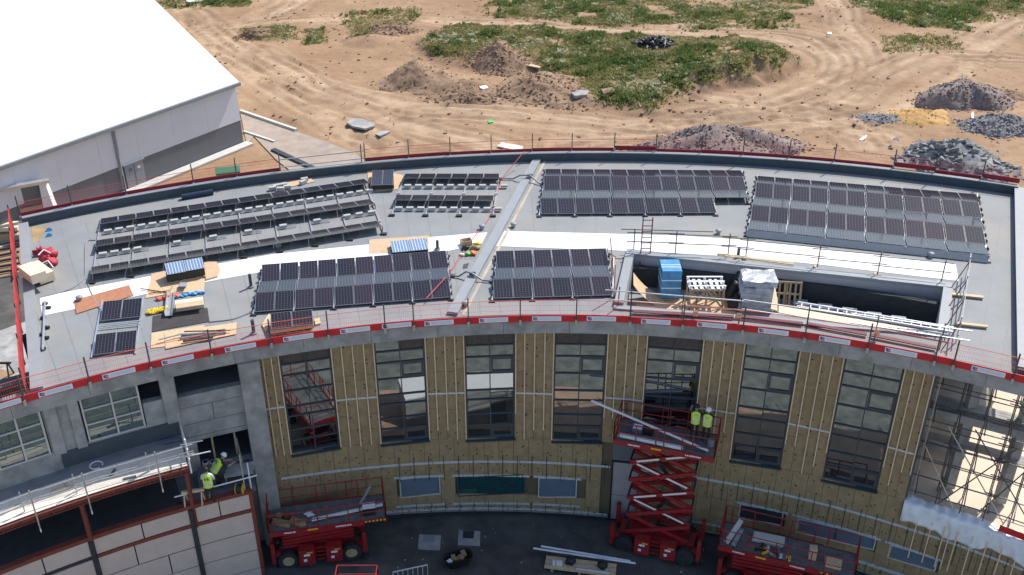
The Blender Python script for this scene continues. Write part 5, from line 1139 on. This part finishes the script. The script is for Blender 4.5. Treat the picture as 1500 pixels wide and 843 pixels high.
        b = MB(); b.box(sp(.4, 0, -.16), (.13, .012, .09), M=Matrix.Rotation(-bend, 3, 'X')); me_ = bpy.data.meshes.new('back_print'); me_.from_pydata([tuple(q) for q in b.v], [], b.f); me_.materials.append(m_bagy); o = bpy.data.objects.new('back_print', me_); COL.objects.link(o); o.parent = vs
    dome_ = [(.745, .118, .132), (.79, .116, .13), (.83, .10, .112), (.865, .065, .075), (.885, .01, .012)]
    if helmet:
        o = inst('helmet', ringmesh('helmet', helmet, [(.742, .135, .155)]+dome_), root, T4)
    else: inst('hair', ringmesh('hair', m_hair, [(.70, .088, .09)]+[(d, rx*.86, ry*.82) for d, rx, ry in dome_]), root, T4)
    return root
fp = PC(1.28, .35, HC); person('worker in yellow vest and dark helmet at the left on the raised lift', fp, hdC+.15, False, .12, m_black, armf=(.9, .5))
fp = PC(1.85, .3, HC); person('worker in yellow vest and white helmet at the right on the raised lift', fp, hdC-.05, False, .05, m_helmet, armf=(.4, .6))
WKZ = SILL-.02
p = at(322, 712, WKZ); person('worker in yellow vest and white helmet bending over a bench', p, -.9, True, .75, m_helmet, armf=(.5, .6), knee=.3)
p = at(310, 736, WKZ); person('dark haired worker in white sleeves and yellow vest facing the wall', p, .1, True, .08, None, sleeves=m_shirt, armf=(.35, .2))
# things on the workers' deck
root = thing('work_bench', 'low bench of grey boards by the bending worker', 'bench', at(350, 712, WKZ)); c = at(350, 705, WKZ)
for k in range(3): block('board', m_conc, root, c+Vector((.1, -.2+k*.3, .62)), (1.3, .28, .05), .25)
for u in (-.5, .6):
    for v in (-.25, .45): bar('leg', m_galv, root, c+Vector((u, v, 0)), c+Vector((u, v, .6)), .06)
for i, px in enumerate((300, 311)):
    root = thing('white_bucket', '%s of two white buckets behind the workers' % ('left one', 'right one')[i], 'bucket', at(px, 690, WKZ)); c = at(px, 690, WKZ)+Vector((0, .3, 0)); b = MB(); b.tube(c, c+UP*.32, .16, 12); b.build('pail', m_plate, root); b = MB(); b.tube(c+UP*.322, c+UP*.33, .12, 12); b.build('content', m_navy, root)
root = thing('grey_slabs', 'stack of dark grey slabs against the wall behind the workers', 'slabs', at(300, 708, WKZ))
for k in range(4): block('slab', m_conc_d, root, at(296+k*6, 706-k*1.5, WKZ)+UP*(.3+.0*k), (.22, .8, .6), .2)
root = thing('yellow_trestle', 'wooden trestle left of the workers', 'trestle', at(284, 738, WKZ)); c = at(286, 738, WKZ); block('beam', m_timber, root, c+UP*.75, (1.0, .12, .14), .25)
for u in (-.4, .4):
    for v in (-.25, .25): bar('leg', m_timber, root, c+Vector((u, v, 0)), c+Vector((u, v*.1, .72)), .06)
root = thing('cable_reel', 'black and yellow cable reel on the workers deck', 'cable reel', at(352, 722, WKZ)); c = at(352, 722, WKZ)+UP*.25; b = MB(); b.tube(c-Vector((.15, 0, 0)), c+Vector((.15, 0, 0)), .2, 14); b.build('drum', m_black, root)
for s in (-.16, .16): b = MB(); b.tube(c+Vector((s-.01, 0, 0)), c+Vector((s+.01, 0, 0)), .25, 16); b.build('flange', m_yellow, root)
segs = [(pol(RT+.15, -25.3, SILL+.62), pol(RT+.1, -20.0, SILL+.72), .035, 'rail', m_pipew), (pol(RT+.15, -20.9, SILL), pol(RT+.15, -20.9, SILL+2.1), .035, 'post', m_galv), (pol(RT+.15, -20.5, SILL), pol(RT+.15, -20.5, SILL+1.5), .035, 'post', m_pipew), (pol(RT+.2, -20.8, SILL+1.6), pol(RW-.3, -20.8, SILL+1.6), .03, 'rail', m_galv), (pol(RT+.2, -23.2, SILL), pol(RT+.2, -23.2, SILL+.8), .035, 'post', m_timber)]
tubes('guard_rail', 'white tube rail across the front of the workers deck', 'guard rail', segs)
# ---- terrace guard rails
segs = []
for a in (-36.6, -33.2, -30.2, -25.9): segs += [(pol(RT-.1, a, ZT-.75), pol(RT-.1, a, ZT+1.35), .034, 'post'), (pol(RT-.1, a, ZT-.95), pol(RT-.1, a, ZT-.7), .03, 'jack', m_plate), (pol(RT+.35, a-.5, ZT), pol(RT+.35, a-.5, ZT+1.1), .03, 'post')]
for a0, a1 in ((-38, -32.6), (-33.5, -29), (-29.6, -23.6)):
    for h in (.62, 1.12): segs += [(pol(RT+.0, a0, ZT+h), pol(RT+.0, a1, ZT+h+.03), .032, 'rail', m_galv)]
    segs += [(pol(RT+.35, a0, ZT+.5), pol(RT+.35, a1, ZT+.52), .026, 'rail', m_galv)]
tubes('guard_rail', 'pale tube guard rail along the left terrace edge', 'guard rail', segs)
segs = [(pol(RT+.0, -24.0, ZT-.4), pol(RT+.0, -24.0, ZT+1.5), .04, 'post', m_pipew), (pol(RT+1.6, -24.0, ZT-.2), pol(RT+1.6, -24.0, ZT+1.9), .04, 'post', m_galv)]
for h in (.5, 1.05): segs += [(pol(RT-.2, -23.98, ZT+h), pol(RW-.6, -23.98, ZT+h), .034, 'rail', m_pipew)]
for k in range(4): segs += [(pol(RT+.3+.5*k, -23.95, ZT+.1), pol(RT+.8+.5*k, -23.95, ZT+1.0), .022, 'brace', m_post)]
segs += [(pol(RT+.3, -24.3, ZT+.35), pol(RT+.3, -22.6, ZT+.3), .03, 'putlog', m_pipew), (pol(RT+.9, -24.3, ZT+.6), pol(RT+.9, -22.9, ZT+.55), .03, 'putlog', m_pipew)]
tubes('guard_rail', 'white tube guard rail across the right end of the left terrace', 'guard rail', segs)
for i, (px, py) in enumerate(((85, 716), (165, 693), (100, 712), (190, 700))):
    tag(block('timber_offcut', (m_timber, m_conc_d)[i % 2], None, at(px, py, ZT+.06), (.55, .12, .05), .5+i), 'small offcut lying on the cream terrace boards, %s from the left' % ORD[(0, 2, 1, 3)[i]], 'timber', 'offcuts on the terrace')
b = MB(); b.path([pol(RT+1.9, -29.2, ZT+.03)+Vector((.28*math.cos(t), .28*math.sin(t), .01)) for t in np.linspace(0, 5.6, 12)], .03); tag(b.build('hose_loop', m_plate), 'white hose loop on the left terrace floor', 'hose')
b = MB(); b.beam(pol(RW-.3, -25.3, ZT+.1), pol(RW-.4, -24.2, ZT+.15), .12, .1); tag(b.build('blue_profile', m_bpanel), 'blue metal strip lying by the wall at the right of the terrace', 'strip')
# ================================================================== RIGHT SCAFFOLD AND DRAPE
root = thing('scaffold', 'dense tube scaffold on the right terrace under the roof edge', 'scaffold', pol(RW+1, 27, ZQ))
def tb(name, p, q, r=.028, mt=m_post): 
    b = MB(); b.tube(p, q, r, 6); b.build(name, mt, root)
AN = [23.95, 25.4, 26.9, 28.3, 29.8, 31.4, 33.0]; ZZ = [ZQ+.6, ZQ+1.6, ZQ+2.7, ZQ+3.6, ZQ+4.9, ZQ+5.9, ZQ+7.0]
for R in (RW+.35, RW+1.7):
    for a in AN: tb('standard', pol(R, a, ZQ-.1), pol(R, a, ZTOP-.05), .03, m_post if a > 24 else m_galv)
    for zz in ZZ: tb('ledger', pol(R, AN[0]-.3, zz), pol(R, 28.6, zz-.05)); tb('ledger', pol(R, 28.0, zz+.06), pol(R, 34, zz))
for a in AN:
    for zz in ZZ[::2]: tb('transom', pol(RW+.1, a+.15, zz+.05), pol(RW+2.0, a+.15, zz+.05))
for a0, a1, z0, z1 in ((25.0, 29.5, ZQ+4.8, ZQ+.2), (26.5, 31.5, ZQ+5.0, ZQ+.1), (29, 25.5, ZQ+4.6, ZQ+.2), (28.2, 33, ZQ+7, ZQ+3), (31.5, 28, ZQ+6.5, ZQ+.5), (24, 26.5, ZQ+3.4, ZQ+.2)): tb('brace', pol(RW+.3, a0, z0), pol(RW+.3, a1, z1), .03, m_galv if a0 < 26 else m_post)
for zz in (ZQ+2.75, ZQ+4.95):
    for k in range(3): b = MB(); b.arc(RW+1.75+.24*k, RW+1.97+.24*k, 24, 34, zz, zz+.04, 6); b.build('scaffold_board', m_conc, root)
me = bpy.data.meshes.new('membrane_drape'); nx_, ny_ = 90, 14; P = []
for i in range(nx_+1):
    a = 23.55+12.4*i/nx_
    for j in range(ny_+1):
        t = j/ny_; zt, zb_ = ztp(a)+1.62, ztp(a)+.42+.16*math.sin(a*1.3+.8)+.06*math.sin(a*3.7+1)
        wv = .05*math.sin(a*4.3+t*3+1.5*math.sin(a*1.7))+.03*math.sin(a*9.1-t*6+2*math.sin(a*.9))+.05*math.sin(a*1.9-t*5)
        if t < .3: R = RW+.5-.62*(t/.3); zz = zt+.02+.03*math.sin(a*9)
        else: R = RW-.13-.5*abs(wv)-.05*(t-.3); zz = zt-(zt-zb_)*(t-.3)/.7
        P.append(tuple(pol(R+wv*.5, a, zz+wv*.3)))
me.from_pydata(P, [], [(i*(ny_+1)+j, (i+1)*(ny_+1)+j, (i+1)*(ny_+1)+j+1, i*(ny_+1)+j+1) for i in range(nx_) for j in range(ny_)]); me.materials.append(m_sheet); me.polygons.foreach_set('use_smooth', [True]*len(me.polygons))
o = bpy.data.objects.new('membrane_drape', me); COL.objects.link(o); o.modifiers.new('thickness', 'SOLIDIFY').thickness = .008; tag(o, 'crumpled white membrane draped over the right terrace edge', 'membrane')
for k, a in enumerate((24.6, 25.5, 26.3, 26.65, 27.1, 28.0, 28.9, 29.8, 30.7, 31.6, 32.5)):
    block('batten', m_batten, bld, pol(RW-.2, a, ztp(a)-.35), (.055, .05, 2.6), M=frame_at(a))
b = MB(); b.arc(RW-.1, RW-.06, 29.3, 36, lambda a: ztp(a)+1.75, lambda a: ztp(a)+2.1, 5); o = tag(b.build('toe_board', m_red), 'red toe board above the white drape at the right frame edge', 'toe board')
# ================================================================== COURTYARD THINGS
def cy(px, py):
    x = 0.
    for _ in range(4): p = at(px, py, zc(x)); x = p.x
    return p
root = thing('rubble_tub', 'black plastic tub filled with insulation scraps on the asphalt', 'tub', cy(671, 826)); c = cy(671, 826); Rz = Matrix.Rotation(.35, 3, 'Z'); b = MB(); n = 16; V_ = []
for (k, z_) in ((.72, 0), (1., .55), (.94, .55), (.68, .06)):
    for i in range(n):
        t = 2*math.pi*i/n; V_.append(c+Rz@Vector((.78*k*abs(math.cos(t))**.6*(1 if math.cos(t) > 0 else -1), .44*k*abs(math.sin(t))**.6*(1 if math.sin(t) > 0 else -1), z_)))
b.add(V_, [(j*n+i, j*n+(i+1) % n, (j+1)*n+(i+1) % n, (j+1)*n+i) for j in range(3) for i in range(n)]+[tuple(range(3*n, 4*n))]); b.build('tub', m_black, root)
root = thing('wool_scraps', 'mineral wool scraps heaped inside the black tub', 'insulation', c+UP*.1)
for i, (u, v, w_, s) in enumerate([(.35, .15, .45, .4), (0, -.05, .4, .45), (-.2, .1, .4, .35), (.15, -.1, .5, .3), (-.45, -.05, .35, .25)]): block('scrap', m_wool if i < 4 else m_plate, root, c+Rz@Vector((u, v, w_)), (s, .22, .12), rnd.uniform(0, 3))
for i, (px, py) in enumerate(((628, 792), (686, 786))):
    c = cy(px, py)+UP*.012; root = thing('manhole', 'square manhole cover in a pale concrete patch, %s of two' % ('left', 'right')[i], 'manhole', c)
    slope = Matrix.Rotation(math.atan(.06), 3, 'Y'); block('concrete_surround', m_conc, root, c+Vector((.05, -.15, 0)), (1.15, 1.1, .02), M=slope); block('cover', m_gutter if i == 0 else m_dsteel, root, c+Vector((0, .1, .014)), (.58, .55, .02), M=slope)
root = thing('pipe_trolley', 'timber trolley carrying tools at the bottom of the courtyard', 'trolley', cy(850, 836)); c = cy(850, 836); Rz = -.17
for k in range(3): block('board', m_timber, root, c+Matrix.Rotation(Rz, 3, 'Z')@Vector((0, -.3+.3*k, .3)), (3.6, .27, .05), Rz)
for u in (-1.4, 0, 1.4): block('bearer', m_pallet, root, c+Matrix.Rotation(Rz, 3, 'Z')@Vector((u, 0, .14)), (.12, .9, .26), Rz)
for i, (u, lab) in enumerate(((-.55, 'left'), (1.1, 'right'))):
    q = c+Matrix.Rotation(Rz, 3, 'Z')@Vector((u, .1, .3)); rt = thing('tool_bag', 'black tool bag on the trolley, %s of two' % lab, 'bag', q); blob('body', m_black, rt, q, (.55, .45, .5), 120+i, 2, .2); b = MB(); b.path([q+Vector((-.12, 0, .45)), q+Vector((0, 0, .56)), q+Vector((.12, 0, .45))], .02, 5); b.build('handle', m_black, rt)
p, q = cy(781, 815)+UP*.55, cy(930, 837)+UP*.55
for i, d in enumerate((0, .13)):
    b = MB(); b.tube(p+Vector((.4*i, d, .02*i)), q+Vector((-.25*i, d, .02*i)), .055, 10); tag(b.build('white_pipe', m_pipew), '%s long white pipe laid over the trolley' % ('front', 'back')[i], 'pipe')
lbar('metal_channel', 'short white channel lying low on the trolley', 'channel', c+Matrix.Rotation(Rz, 3, 'Z')@Vector((-.2, -.3, .38)), c+Matrix.Rotation(Rz, 3, 'Z')@Vector((1.5, -.3, .38)), .1, .05, m_pipew)
rt = thing('yellow_bucket', 'small white tubs at the left of the trolley', 'tubs', c+Matrix.Rotation(Rz, 3, 'Z')@Vector((-1.2, 0, .3)))
for u in (-1.35, -1.15, -1.0): q = c+Matrix.Rotation(Rz, 3, 'Z')@Vector((u, .1*u, .3)); b = MB(); b.tube(q, q+UP*.25, .09, 10); b.build('tub', m_plate, rt)
p0 = cy(585, 843); root = thing('white_barrier', 'white tube pedestrian barrier at the bottom edge', 'barrier', p0); q0, q1 = cy(590, 846), cy(627, 846)
for h in (.05, .85): bar('rail', m_pipew, root, q0+UP*h+Vector((-.4, -.5, 0)), q1+UP*h, .05)
for k in range(8): p = (q0+Vector((-.4, -.5, 0))).lerp(q1, k/7); bar('upright', m_pipew, root, p+UP*.05, p+UP*.85, .03)
root = thing('site_cabin', 'white site cabin standing in the sunlit courtyard', 'cabin', (-1.0, 33.2, zc(-1))); c = Vector((-1.0, 33.2, zc(-1))); block('body', M('cabin_paint', (.45, .45, .46), .5, .1), root, c+UP*1.15, (5.0, 2.0, 2.3), .05); block('roof', m_white, root, c+UP*2.36, (5.1, 2.1, .1), .05); block('door', m_gutter, root, c+Vector((1.4, 1.05, 1.05)), (.9, .05, 2), .05)
# scattered debris
deb = MB()
for _ in range(110):
    a = rnd.uniform(-18, 16); R = rnd.uniform(38.2, 42.5); p = pol(R, a, 0); p.z = zc(p.x)+.02; s = .02+.09*rnd.random()**2; deb.box(p, (s, s*rnd.uniform(.3, 1), .02), rnd.uniform(0, 3))
tag(deb.build('site_debris', m_conc), 'small pale scraps scattered over the asphalt', 'debris', kind='stuff')
# ================================================================== SPOIL HEAPS BEHIND THE ROOF
def heap(label, px, py, rx, ry, h, mat, name='gravel_pile', ns=250, ss=(.12, .3), ridge=1.3, flatst=1., seed=1, group=None):
    c = at(px, py, 0); c.z = gz(c.x, c.y)-.25; root = thing(name, label, 'heap', c, group); rr = random.Random(seed); nr, na = 14, 48; V_ = [(0, 0, h)]
    ph = [rr.uniform(0, 6.3) for _ in range(5)]
    def rad(t): return 1+.16*math.sin(2*t+ph[0])+.1*math.sin(3*t+ph[1])+.06*math.sin(7*t+ph[2])
    def hz(r, t): return h*max(0, 1-r**ridge)*(1+.18*math.sin(3*t+ph[3])*r+.15*math.sin(5*t+ph[4]+r*6)*r)
    b = MB(); b.v = [c+Vector((0, 0, hz(0, 0)+.25))]
    gzz = lambda p: Vector((p.x, p.y, gz(p.x, p.y)-.12))
    for i in range(1, nr+1):
        for j in range(na):
            t = 2*math.pi*j/na; r = i/nr; b.v.append(gzz(c+Vector((rx*r*rad(t)*math.cos(t), ry*r*rad(t)*math.sin(t), 0)))+UP*(hz(r, t)+rr.gauss(0, .05)*(r < 1)-.25*(r >= 1)))
    b.f = [(0, 1+j, 1+(j+1) % na) for j in range(na)]+[(1+(i-1)*na+j, 1+i*na+j, 1+i*na+(j+1) % na, 1+(i-1)*na+(j+1) % na) for i in range(1, nr) for j in range(na)]
    b.build('heap', mat, root, smooth=True)
    st = MB()
    for _ in range(int(ns*1.5)):
        t = rr.uniform(0, 6.3); r = math.sqrt(rr.uniform(0, 1))*(1.05 if rr.random() < .85 else rr.uniform(1.05, 1.5)); s = ss[0]*.6+(ss[1]-ss[0]*.6)*rr.random()**2.2; p = gzz(c+Vector((rx*r*rad(t)*math.cos(t), ry*r*rad(t)*math.sin(t), 0)))+UP*(max(hz(min(r, 1), t), .1)+.03)
        st.box(p, (s, s*rr.uniform(.6, 1), s*rr.uniform(.25, .7)*flatst), M=Matrix.Rotation(rr.uniform(0, 6), 3, 'Z')@Matrix.Rotation(rr.uniform(-.6, .6), 3, 'X')@Matrix.Rotation(rr.uniform(-.5, .5), 3, 'Y'))
    if ns: tag(st.build('stones', mat, root), kind='stuff')
heap('long brown gravel heap just behind the back parapet', 1050, 224, 8.5, 4.2, 2.9, m_gbrown, ns=900, seed=2)
heap('round dark brown gravel heap at the upper right', 1410, 148, 4.6, 4.0, 2.0, m_gbrown, ns=600, seed=3, ridge=2.2)
heap('grey gravel heap on white sheeting at the right edge', 1466, 188, 3.9, 2.8, 1.5, m_ggrey, ns=600, seed=4)
heap('heap of flat grey concrete rubble behind the right parapet', 1400, 236, 4.9, 3.8, 1.8, m_gslab, 'rubble_pile', ns=520, ss=(.15, .85), seed=5, flatst=.6)
heap('low heap of bright yellow sand at right', 1346, 172, 4.2, 2.3, .9, m_sand, 'sand_pile', ns=60, seed=6)
heap('small scatter of grey yellow stones left of the sand heap', 1290, 176, 2.6, 1.6, .45, m_ggrey, ns=120, seed=7)
heap('small black heap of broken tarmac on the green bank', 958, 76, 2.5, 2.0, 1.0, m_black, 'tarmac_pile', ns=260, ss=(.2, .5), seed=8)
heap('small grey earth heap at the far right edge', 1482, 142, 3, 1.8, .7, m_soil, 'earth_pile', ns=80, seed=9)
heap('reddish rubble heap in the middle of the green bank', 735, 98, 4.4, 3.6, 1.2, m_soil, 'rubble_pile', ns=500, seed=10)
heap('brown earth heap left of the green bank', 612, 126, 4.8, 4.0, .95, m_soil, 'earth_pile', ns=120, seed=11)
heap('brown clod heap in front of the green bank', 800, 142, 6.0, 3.8, .95, m_soil, 'earth_pile', ns=420, seed=12)
heap('low brown clod heap left of the larger clod heap', 690, 146, 4.2, 2.2, .8, m_soil, 'earth_pile', ns=260, seed=13)
heap('dark brushy heap at the upper left by the green tufts', 374, 56, 2.4, 1.4, .8, m_soil, 'earth_pile', ns=120, seed=14)
heap('small grey earth heap at the far left of the bare ground', 575, 48, 3.4, 1.8, .8, m_soil, 'earth_pile', ns=200, seed=15)
for i, (px, py) in enumerate(((950, 72), (968, 78), (945, 80))): pass
# slabs, manhole, boards on the earth
def on_ground(name, label, cat, pxs, mat, th=.12):
    b = MB(); pts = [at(*p, 0) for p in pxs]; zz = max(gz(p.x, p.y) for p in pts); b.prism([Vector((p.x, p.y, zz+.01)) for p in pts], th); return tag(b.build(name, mat), label, cat)
on_ground('concrete_chamber', 'pale concrete chamber slab with a dark opening on the bare earth', 'manhole', [(508, 184), (516, 178), (530, 178), (549, 185), (549, 189), (535, 193), (516, 189)], m_conc, .2)
on_ground('chamber_grate', 'dark grate in the pale concrete chamber', 'grate', [(526, 181), (531, 179.5), (542, 183.5), (538, 186)], m_black, .26)
on_ground('concrete_slab', 'two small grey slabs right of the concrete chamber', 'slab', [(550, 199), (558, 195), (573, 194), (566, 198), (557, 202)], m_conc, .12)
on_ground('white_board', 'white board lying on the earth behind the back parapet', 'board', [(728, 218), (735, 212), (766, 218), (764, 225)], m_board, .08)
on_ground('timber_plank', 'pale plank lying between the earth heaps', 'plank', [(760, 101), (764, 99), (792, 105), (790, 107)], m_timber, .12)
on_ground('concrete_lump', 'grey concrete lump at the foot of the green bank', 'rubble', [(836, 146), (848, 142), (862, 143), (860, 149), (842, 151)], m_conc, .3)
on_ground('earth_lump', 'brown earth lump at the foot of the green bank', 'rubble', [(880, 143), (897, 140), (901, 145), (884, 150)], m_soil, .3)
on_ground('plastic_sheet', 'white plastic scrap on the low clod heap', 'plastic', [(702, 139), (712, 137), (716, 141), (706, 143)], m_white, .3)
on_ground('plastic_sheet', 'white sheeting edge beside the grey gravel heap', 'plastic', [(1422, 170), (1425, 166), (1427, 184), (1440, 190), (1430, 191), (1423, 185)], m_white, .1)
on_ground('plastic_sheet', 'white scrap on the dirt left of the rubble heap', 'plastic', [(1258, 206), (1270, 199), (1268, 204), (1262, 208)], m_white, .05)
on_ground('plastic_sheet', 'small white scrap at the top centre of the dirt', 'plastic', [(1212, 48), (1218, 48), (1218, 51), (1212, 51)], m_white, .1)
on_ground('plastic_sheet', 'white sheet in the weeds at the top left', 'plastic', [(272, 2), (296, 0), (297, 4), (276, 5)], m_white, .1)
on_ground('stone_sheet', 'green scrap lying on the dirt in front of the heaps', 'plastic', [(714, 181), (722, 179), (723, 183), (716, 184)], m_bagg, .04)
# green container and yard things at the left
root = thing('green_container', 'small green steel container behind the back left parapet', 'container', at(337, 272, 0)); c = at(337, 275, 0); block('body', m_green, root, c+UP*.8, (2.0, 1.3, 1.6), .3); block('lid', m_green, root, c+UP*1.65, (2.1, 1.4, .1), .3)
for u in (-.6, 0, .6): block('rib', m_green, root, c+Matrix.Rotation(.3, 3, 'Z')@Vector((u, -.67, .8)), (.08, .06, 1.5), .3)
for i, (px, py, mt, lab) in enumerate(((250, 283, m_board, 'white'), (270, 279, m_pallet, 'brown'))):
    root = thing('pallet_stack', 'stack of %s boards on the ground behind the back left parapet' % lab, 'boards', at(px, py, 0))
    for k in range(4): block('board', mt, root, at(px, py, 0)+Vector((.05*k, 0, .1+.1*k)), (2.2, 1.1, .08), .4+.03*k)
flat('yard_asphalt', 'dark asphalt strip beside the left end of the building', 'asphalt', [(-40, 420), (44, 395), (44, 470), (-40, 500)], m_asph, z=0, dz=.06, th=.02).update_tag()
flat('yard_paving', 'grey concrete strip beside the left end of the building', 'paving', [(-40, 500), (44, 470), (50, 590), (-40, 590)], m_conc, z=0, dz=.05, th=.02)
root = thing('block_stack', 'buff brick pack standing by the left end of the roof', 'bricks', at(12, 350, 0)); c = at(10, 352, 0); bm4 = ubox(m_brick)
for i in range(9):
    for j in range(3):
        for k in range(3): block('brick', m_brick, root, c+Vector((-1.7+i*.42, -.5+j*.5, .15+k*.28)), (.4, .48, .26), rnd.uniform(-.02, .02))
root = thing('board_pack', 'pale board pack on bearers at the left frame edge', 'boards', at(8, 345, 0)+UP*1.2); block('board', m_wslab, root, at(6, 332, 1.2), (2.4, 1.2, .3), .1); block('bearer', m_pallet, root, at(6, 336, .98), (2.0, .9, .14), .1)
root = thing('steel_rack', 'rack of parallel dark steel bars at the left frame edge', 'rack', at(10, 385, 0))
for k in range(6): bar('rack_bar', m_dsteel, root, at(-20, 362+k*8, .5), at(28, 352+k*8.5, .5), .14)
for px in (-10, 22): bar('rack_leg', m_dsteel, root, at(px, 365, .05), at(px, 405, .45), .12)
root = thing('trestle', 'black folding trestle in the yard left of the roof', 'trestle', at(8, 555, 0)); c = at(6, 553, 0)
for u in (-.5, .5):
    for v in (-.4, .4): bar('leg', m_black, root, c+Vector((u, v, 0)), c+Vector((u*.9, v*.1, 1.1)), .08)
bar('beam', m_black, root, c+Vector((-.7, 0, 1.1)), c+Vector((.7, 0, 1.1)), .12)
# ================================================================== VEGETATION (uncountable cover)
def scatter(name, label, n, mat, mask, hmin, hmax, spread, seed, leaves=6, lw=.06):
    rs = np.random.RandomState(seed); sub = fine & (GY > 60) & (GY < 158); w_ = (mask*sub).ravel(); w_ = w_/w_.sum(); idx = rs.choice(w_.size, n, p=w_)
    cx_ = GX.ravel()[idx]+rs.uniform(-.2, .2, n); cy_ = GY.ravel()[idx]+rs.uniform(-.2, .2, n); cz_ = z.ravel()[idx]
    V_ = []; 
    for L in range(leaves):
        t = rs.uniform(0, 2*np.pi, n); h = rs.uniform(hmin, hmax, n); r = rs.uniform(.2, 1, n)*spread; wd = lw*rs.uniform(.6, 1.5, n); base = r*.45
        bx, by = cx_+np.cos(t)*base, cy_+np.sin(t)*base; tx, ty = cx_+np.cos(t)*r*1.3, cy_+np.sin(t)*r*1.3; px_, py_ = -np.sin(t)*wd, np.cos(t)*wd
        mz = cz_+h*.6; V_.append(np.stack([np.stack([bx-px_, by-py_, cz_-.03], -1), np.stack([bx+px_, by+py_, cz_-.03], -1), np.stack([(bx+tx)/2+px_*1.3, (by+ty)/2+py_*1.3, mz], -1), np.stack([tx, ty, cz_+h], -1), np.stack([(bx+tx)/2-px_*1.3, (by+ty)/2-py_*1.3, mz], -1)], 1))
    A = np.concatenate(V_).reshape(-1, 3); nf = len(A)//5; me = bpy.data.meshes.new(name)
    me.vertices.add(len(A)); me.vertices.foreach_set('co', A.ravel().astype(np.float32)); me.loops.add(nf*5); me.loops.foreach_set('vertex_index', np.arange(nf*5, dtype=np.int32)); me.polygons.add(nf); me.polygons.foreach_set('loop_start', (np.arange(nf)*5).astype(np.int32)); me.update(calc_edges=True)
    me.materials.append(mat); o = bpy.data.objects.new(name, me); COL.objects.link(o); return tag(o, label, 'plants', kind='stuff')
def leafmat(name, c1, c2, c3):
    m = M(name, c1, .75, .3, .8, spec=.2, stain=c2, stain_amt=.8, sscale=.35); t = m.node_tree; pb = t.nodes['Principled BSDF']; src = pb.inputs['Base Color'].links[0].from_socket
    tr = t.nodes.new('ShaderNodeBsdfTranslucent'); t.links.new(src, tr.inputs[0]); mx = t.nodes.new('ShaderNodeMixShader'); mx.inputs[0].default_value = .5; t.links.new(pb.outputs[0], mx.inputs[1]); t.links.new(tr.outputs[0], mx.inputs[2]); t.links.new(mx.outputs[0], t.nodes['Material Output'].inputs[0]); return m
patch = fbm(GX, GY, 2.5, 91); patch2 = fbm(GX, GY, 7, 95)
scatter('weeds', 'green weeds covering the earth bank behind the roof', 24000, leafmat('weed_leaf', (.20, .225, .075), (.31, .28, .12), None), veg*np.clip((patch-.30)*3.5, .08, 1), .06, .26, .3, 1, 7, .035)
scatter('tall_weeds', 'taller dark green weed clumps on the earth bank', 1700, leafmat('dark_weed', (.12, .175, .055), (.19, .20, .07), None), veg*np.clip((patch-.57)*8, 0, 1), .15, .6, .36, 2, 14, .045)
scatter('dry_grass', 'dry straw coloured grass among the weeds', 15000, leafmat('straw', (.42, .35, .18), (.33, .28, .13), None), np.clip(veg+.006*tmask, 0, 1)*np.clip((.72-patch2)*5, .12, 1), .06, .28, .28, 3, 6, .028)
scatter('pale_flowers', 'pale flower heads dotted through the weeds', 1300, leafmat('pale_flower', (.58, .57, .42), (.5, .5, .32), None), veg*np.clip((patch2-.42)*6, 0, 1)*np.clip((fbm(GX, GY, 1.5, 99)-.5)*6, 0.04, 1), .12, .32, .24, 4, 8, .045)
clod = MB(); rs = np.random.RandomState(5); sub = fine & (GY > 68) & (GY < 150) & (np.hypot(GX-BX, GY-BY) > RB+1.2); w_ = ((dark*.8+.06+.3*np.clip(fbm(GX, GY, 6, 123)-.55, 0, 1)*4)*sub*(sh < 0)).ravel(); w_ /= w_.sum()
for k in rs.choice(w_.size, 3800, p=w_):
    s = .05+.22*rs.rand()**2.5; clod.box((GX.ravel()[k]+rs.uniform(-.2, .2), GY.ravel()[k]+rs.uniform(-.2, .2), z.ravel()[k]+s*.12), (s*1.3, s, s*.7), M=Matrix.Rotation(rs.uniform(0, 6), 3, 'Z')@Matrix.Rotation(rs.uniform(-.5, .5), 3, 'X'))
tag(clod.build('earth_clods', m_soil, fix=False), 'loose clods and stones strewn over the bare earth', 'clods', kind='stuff')
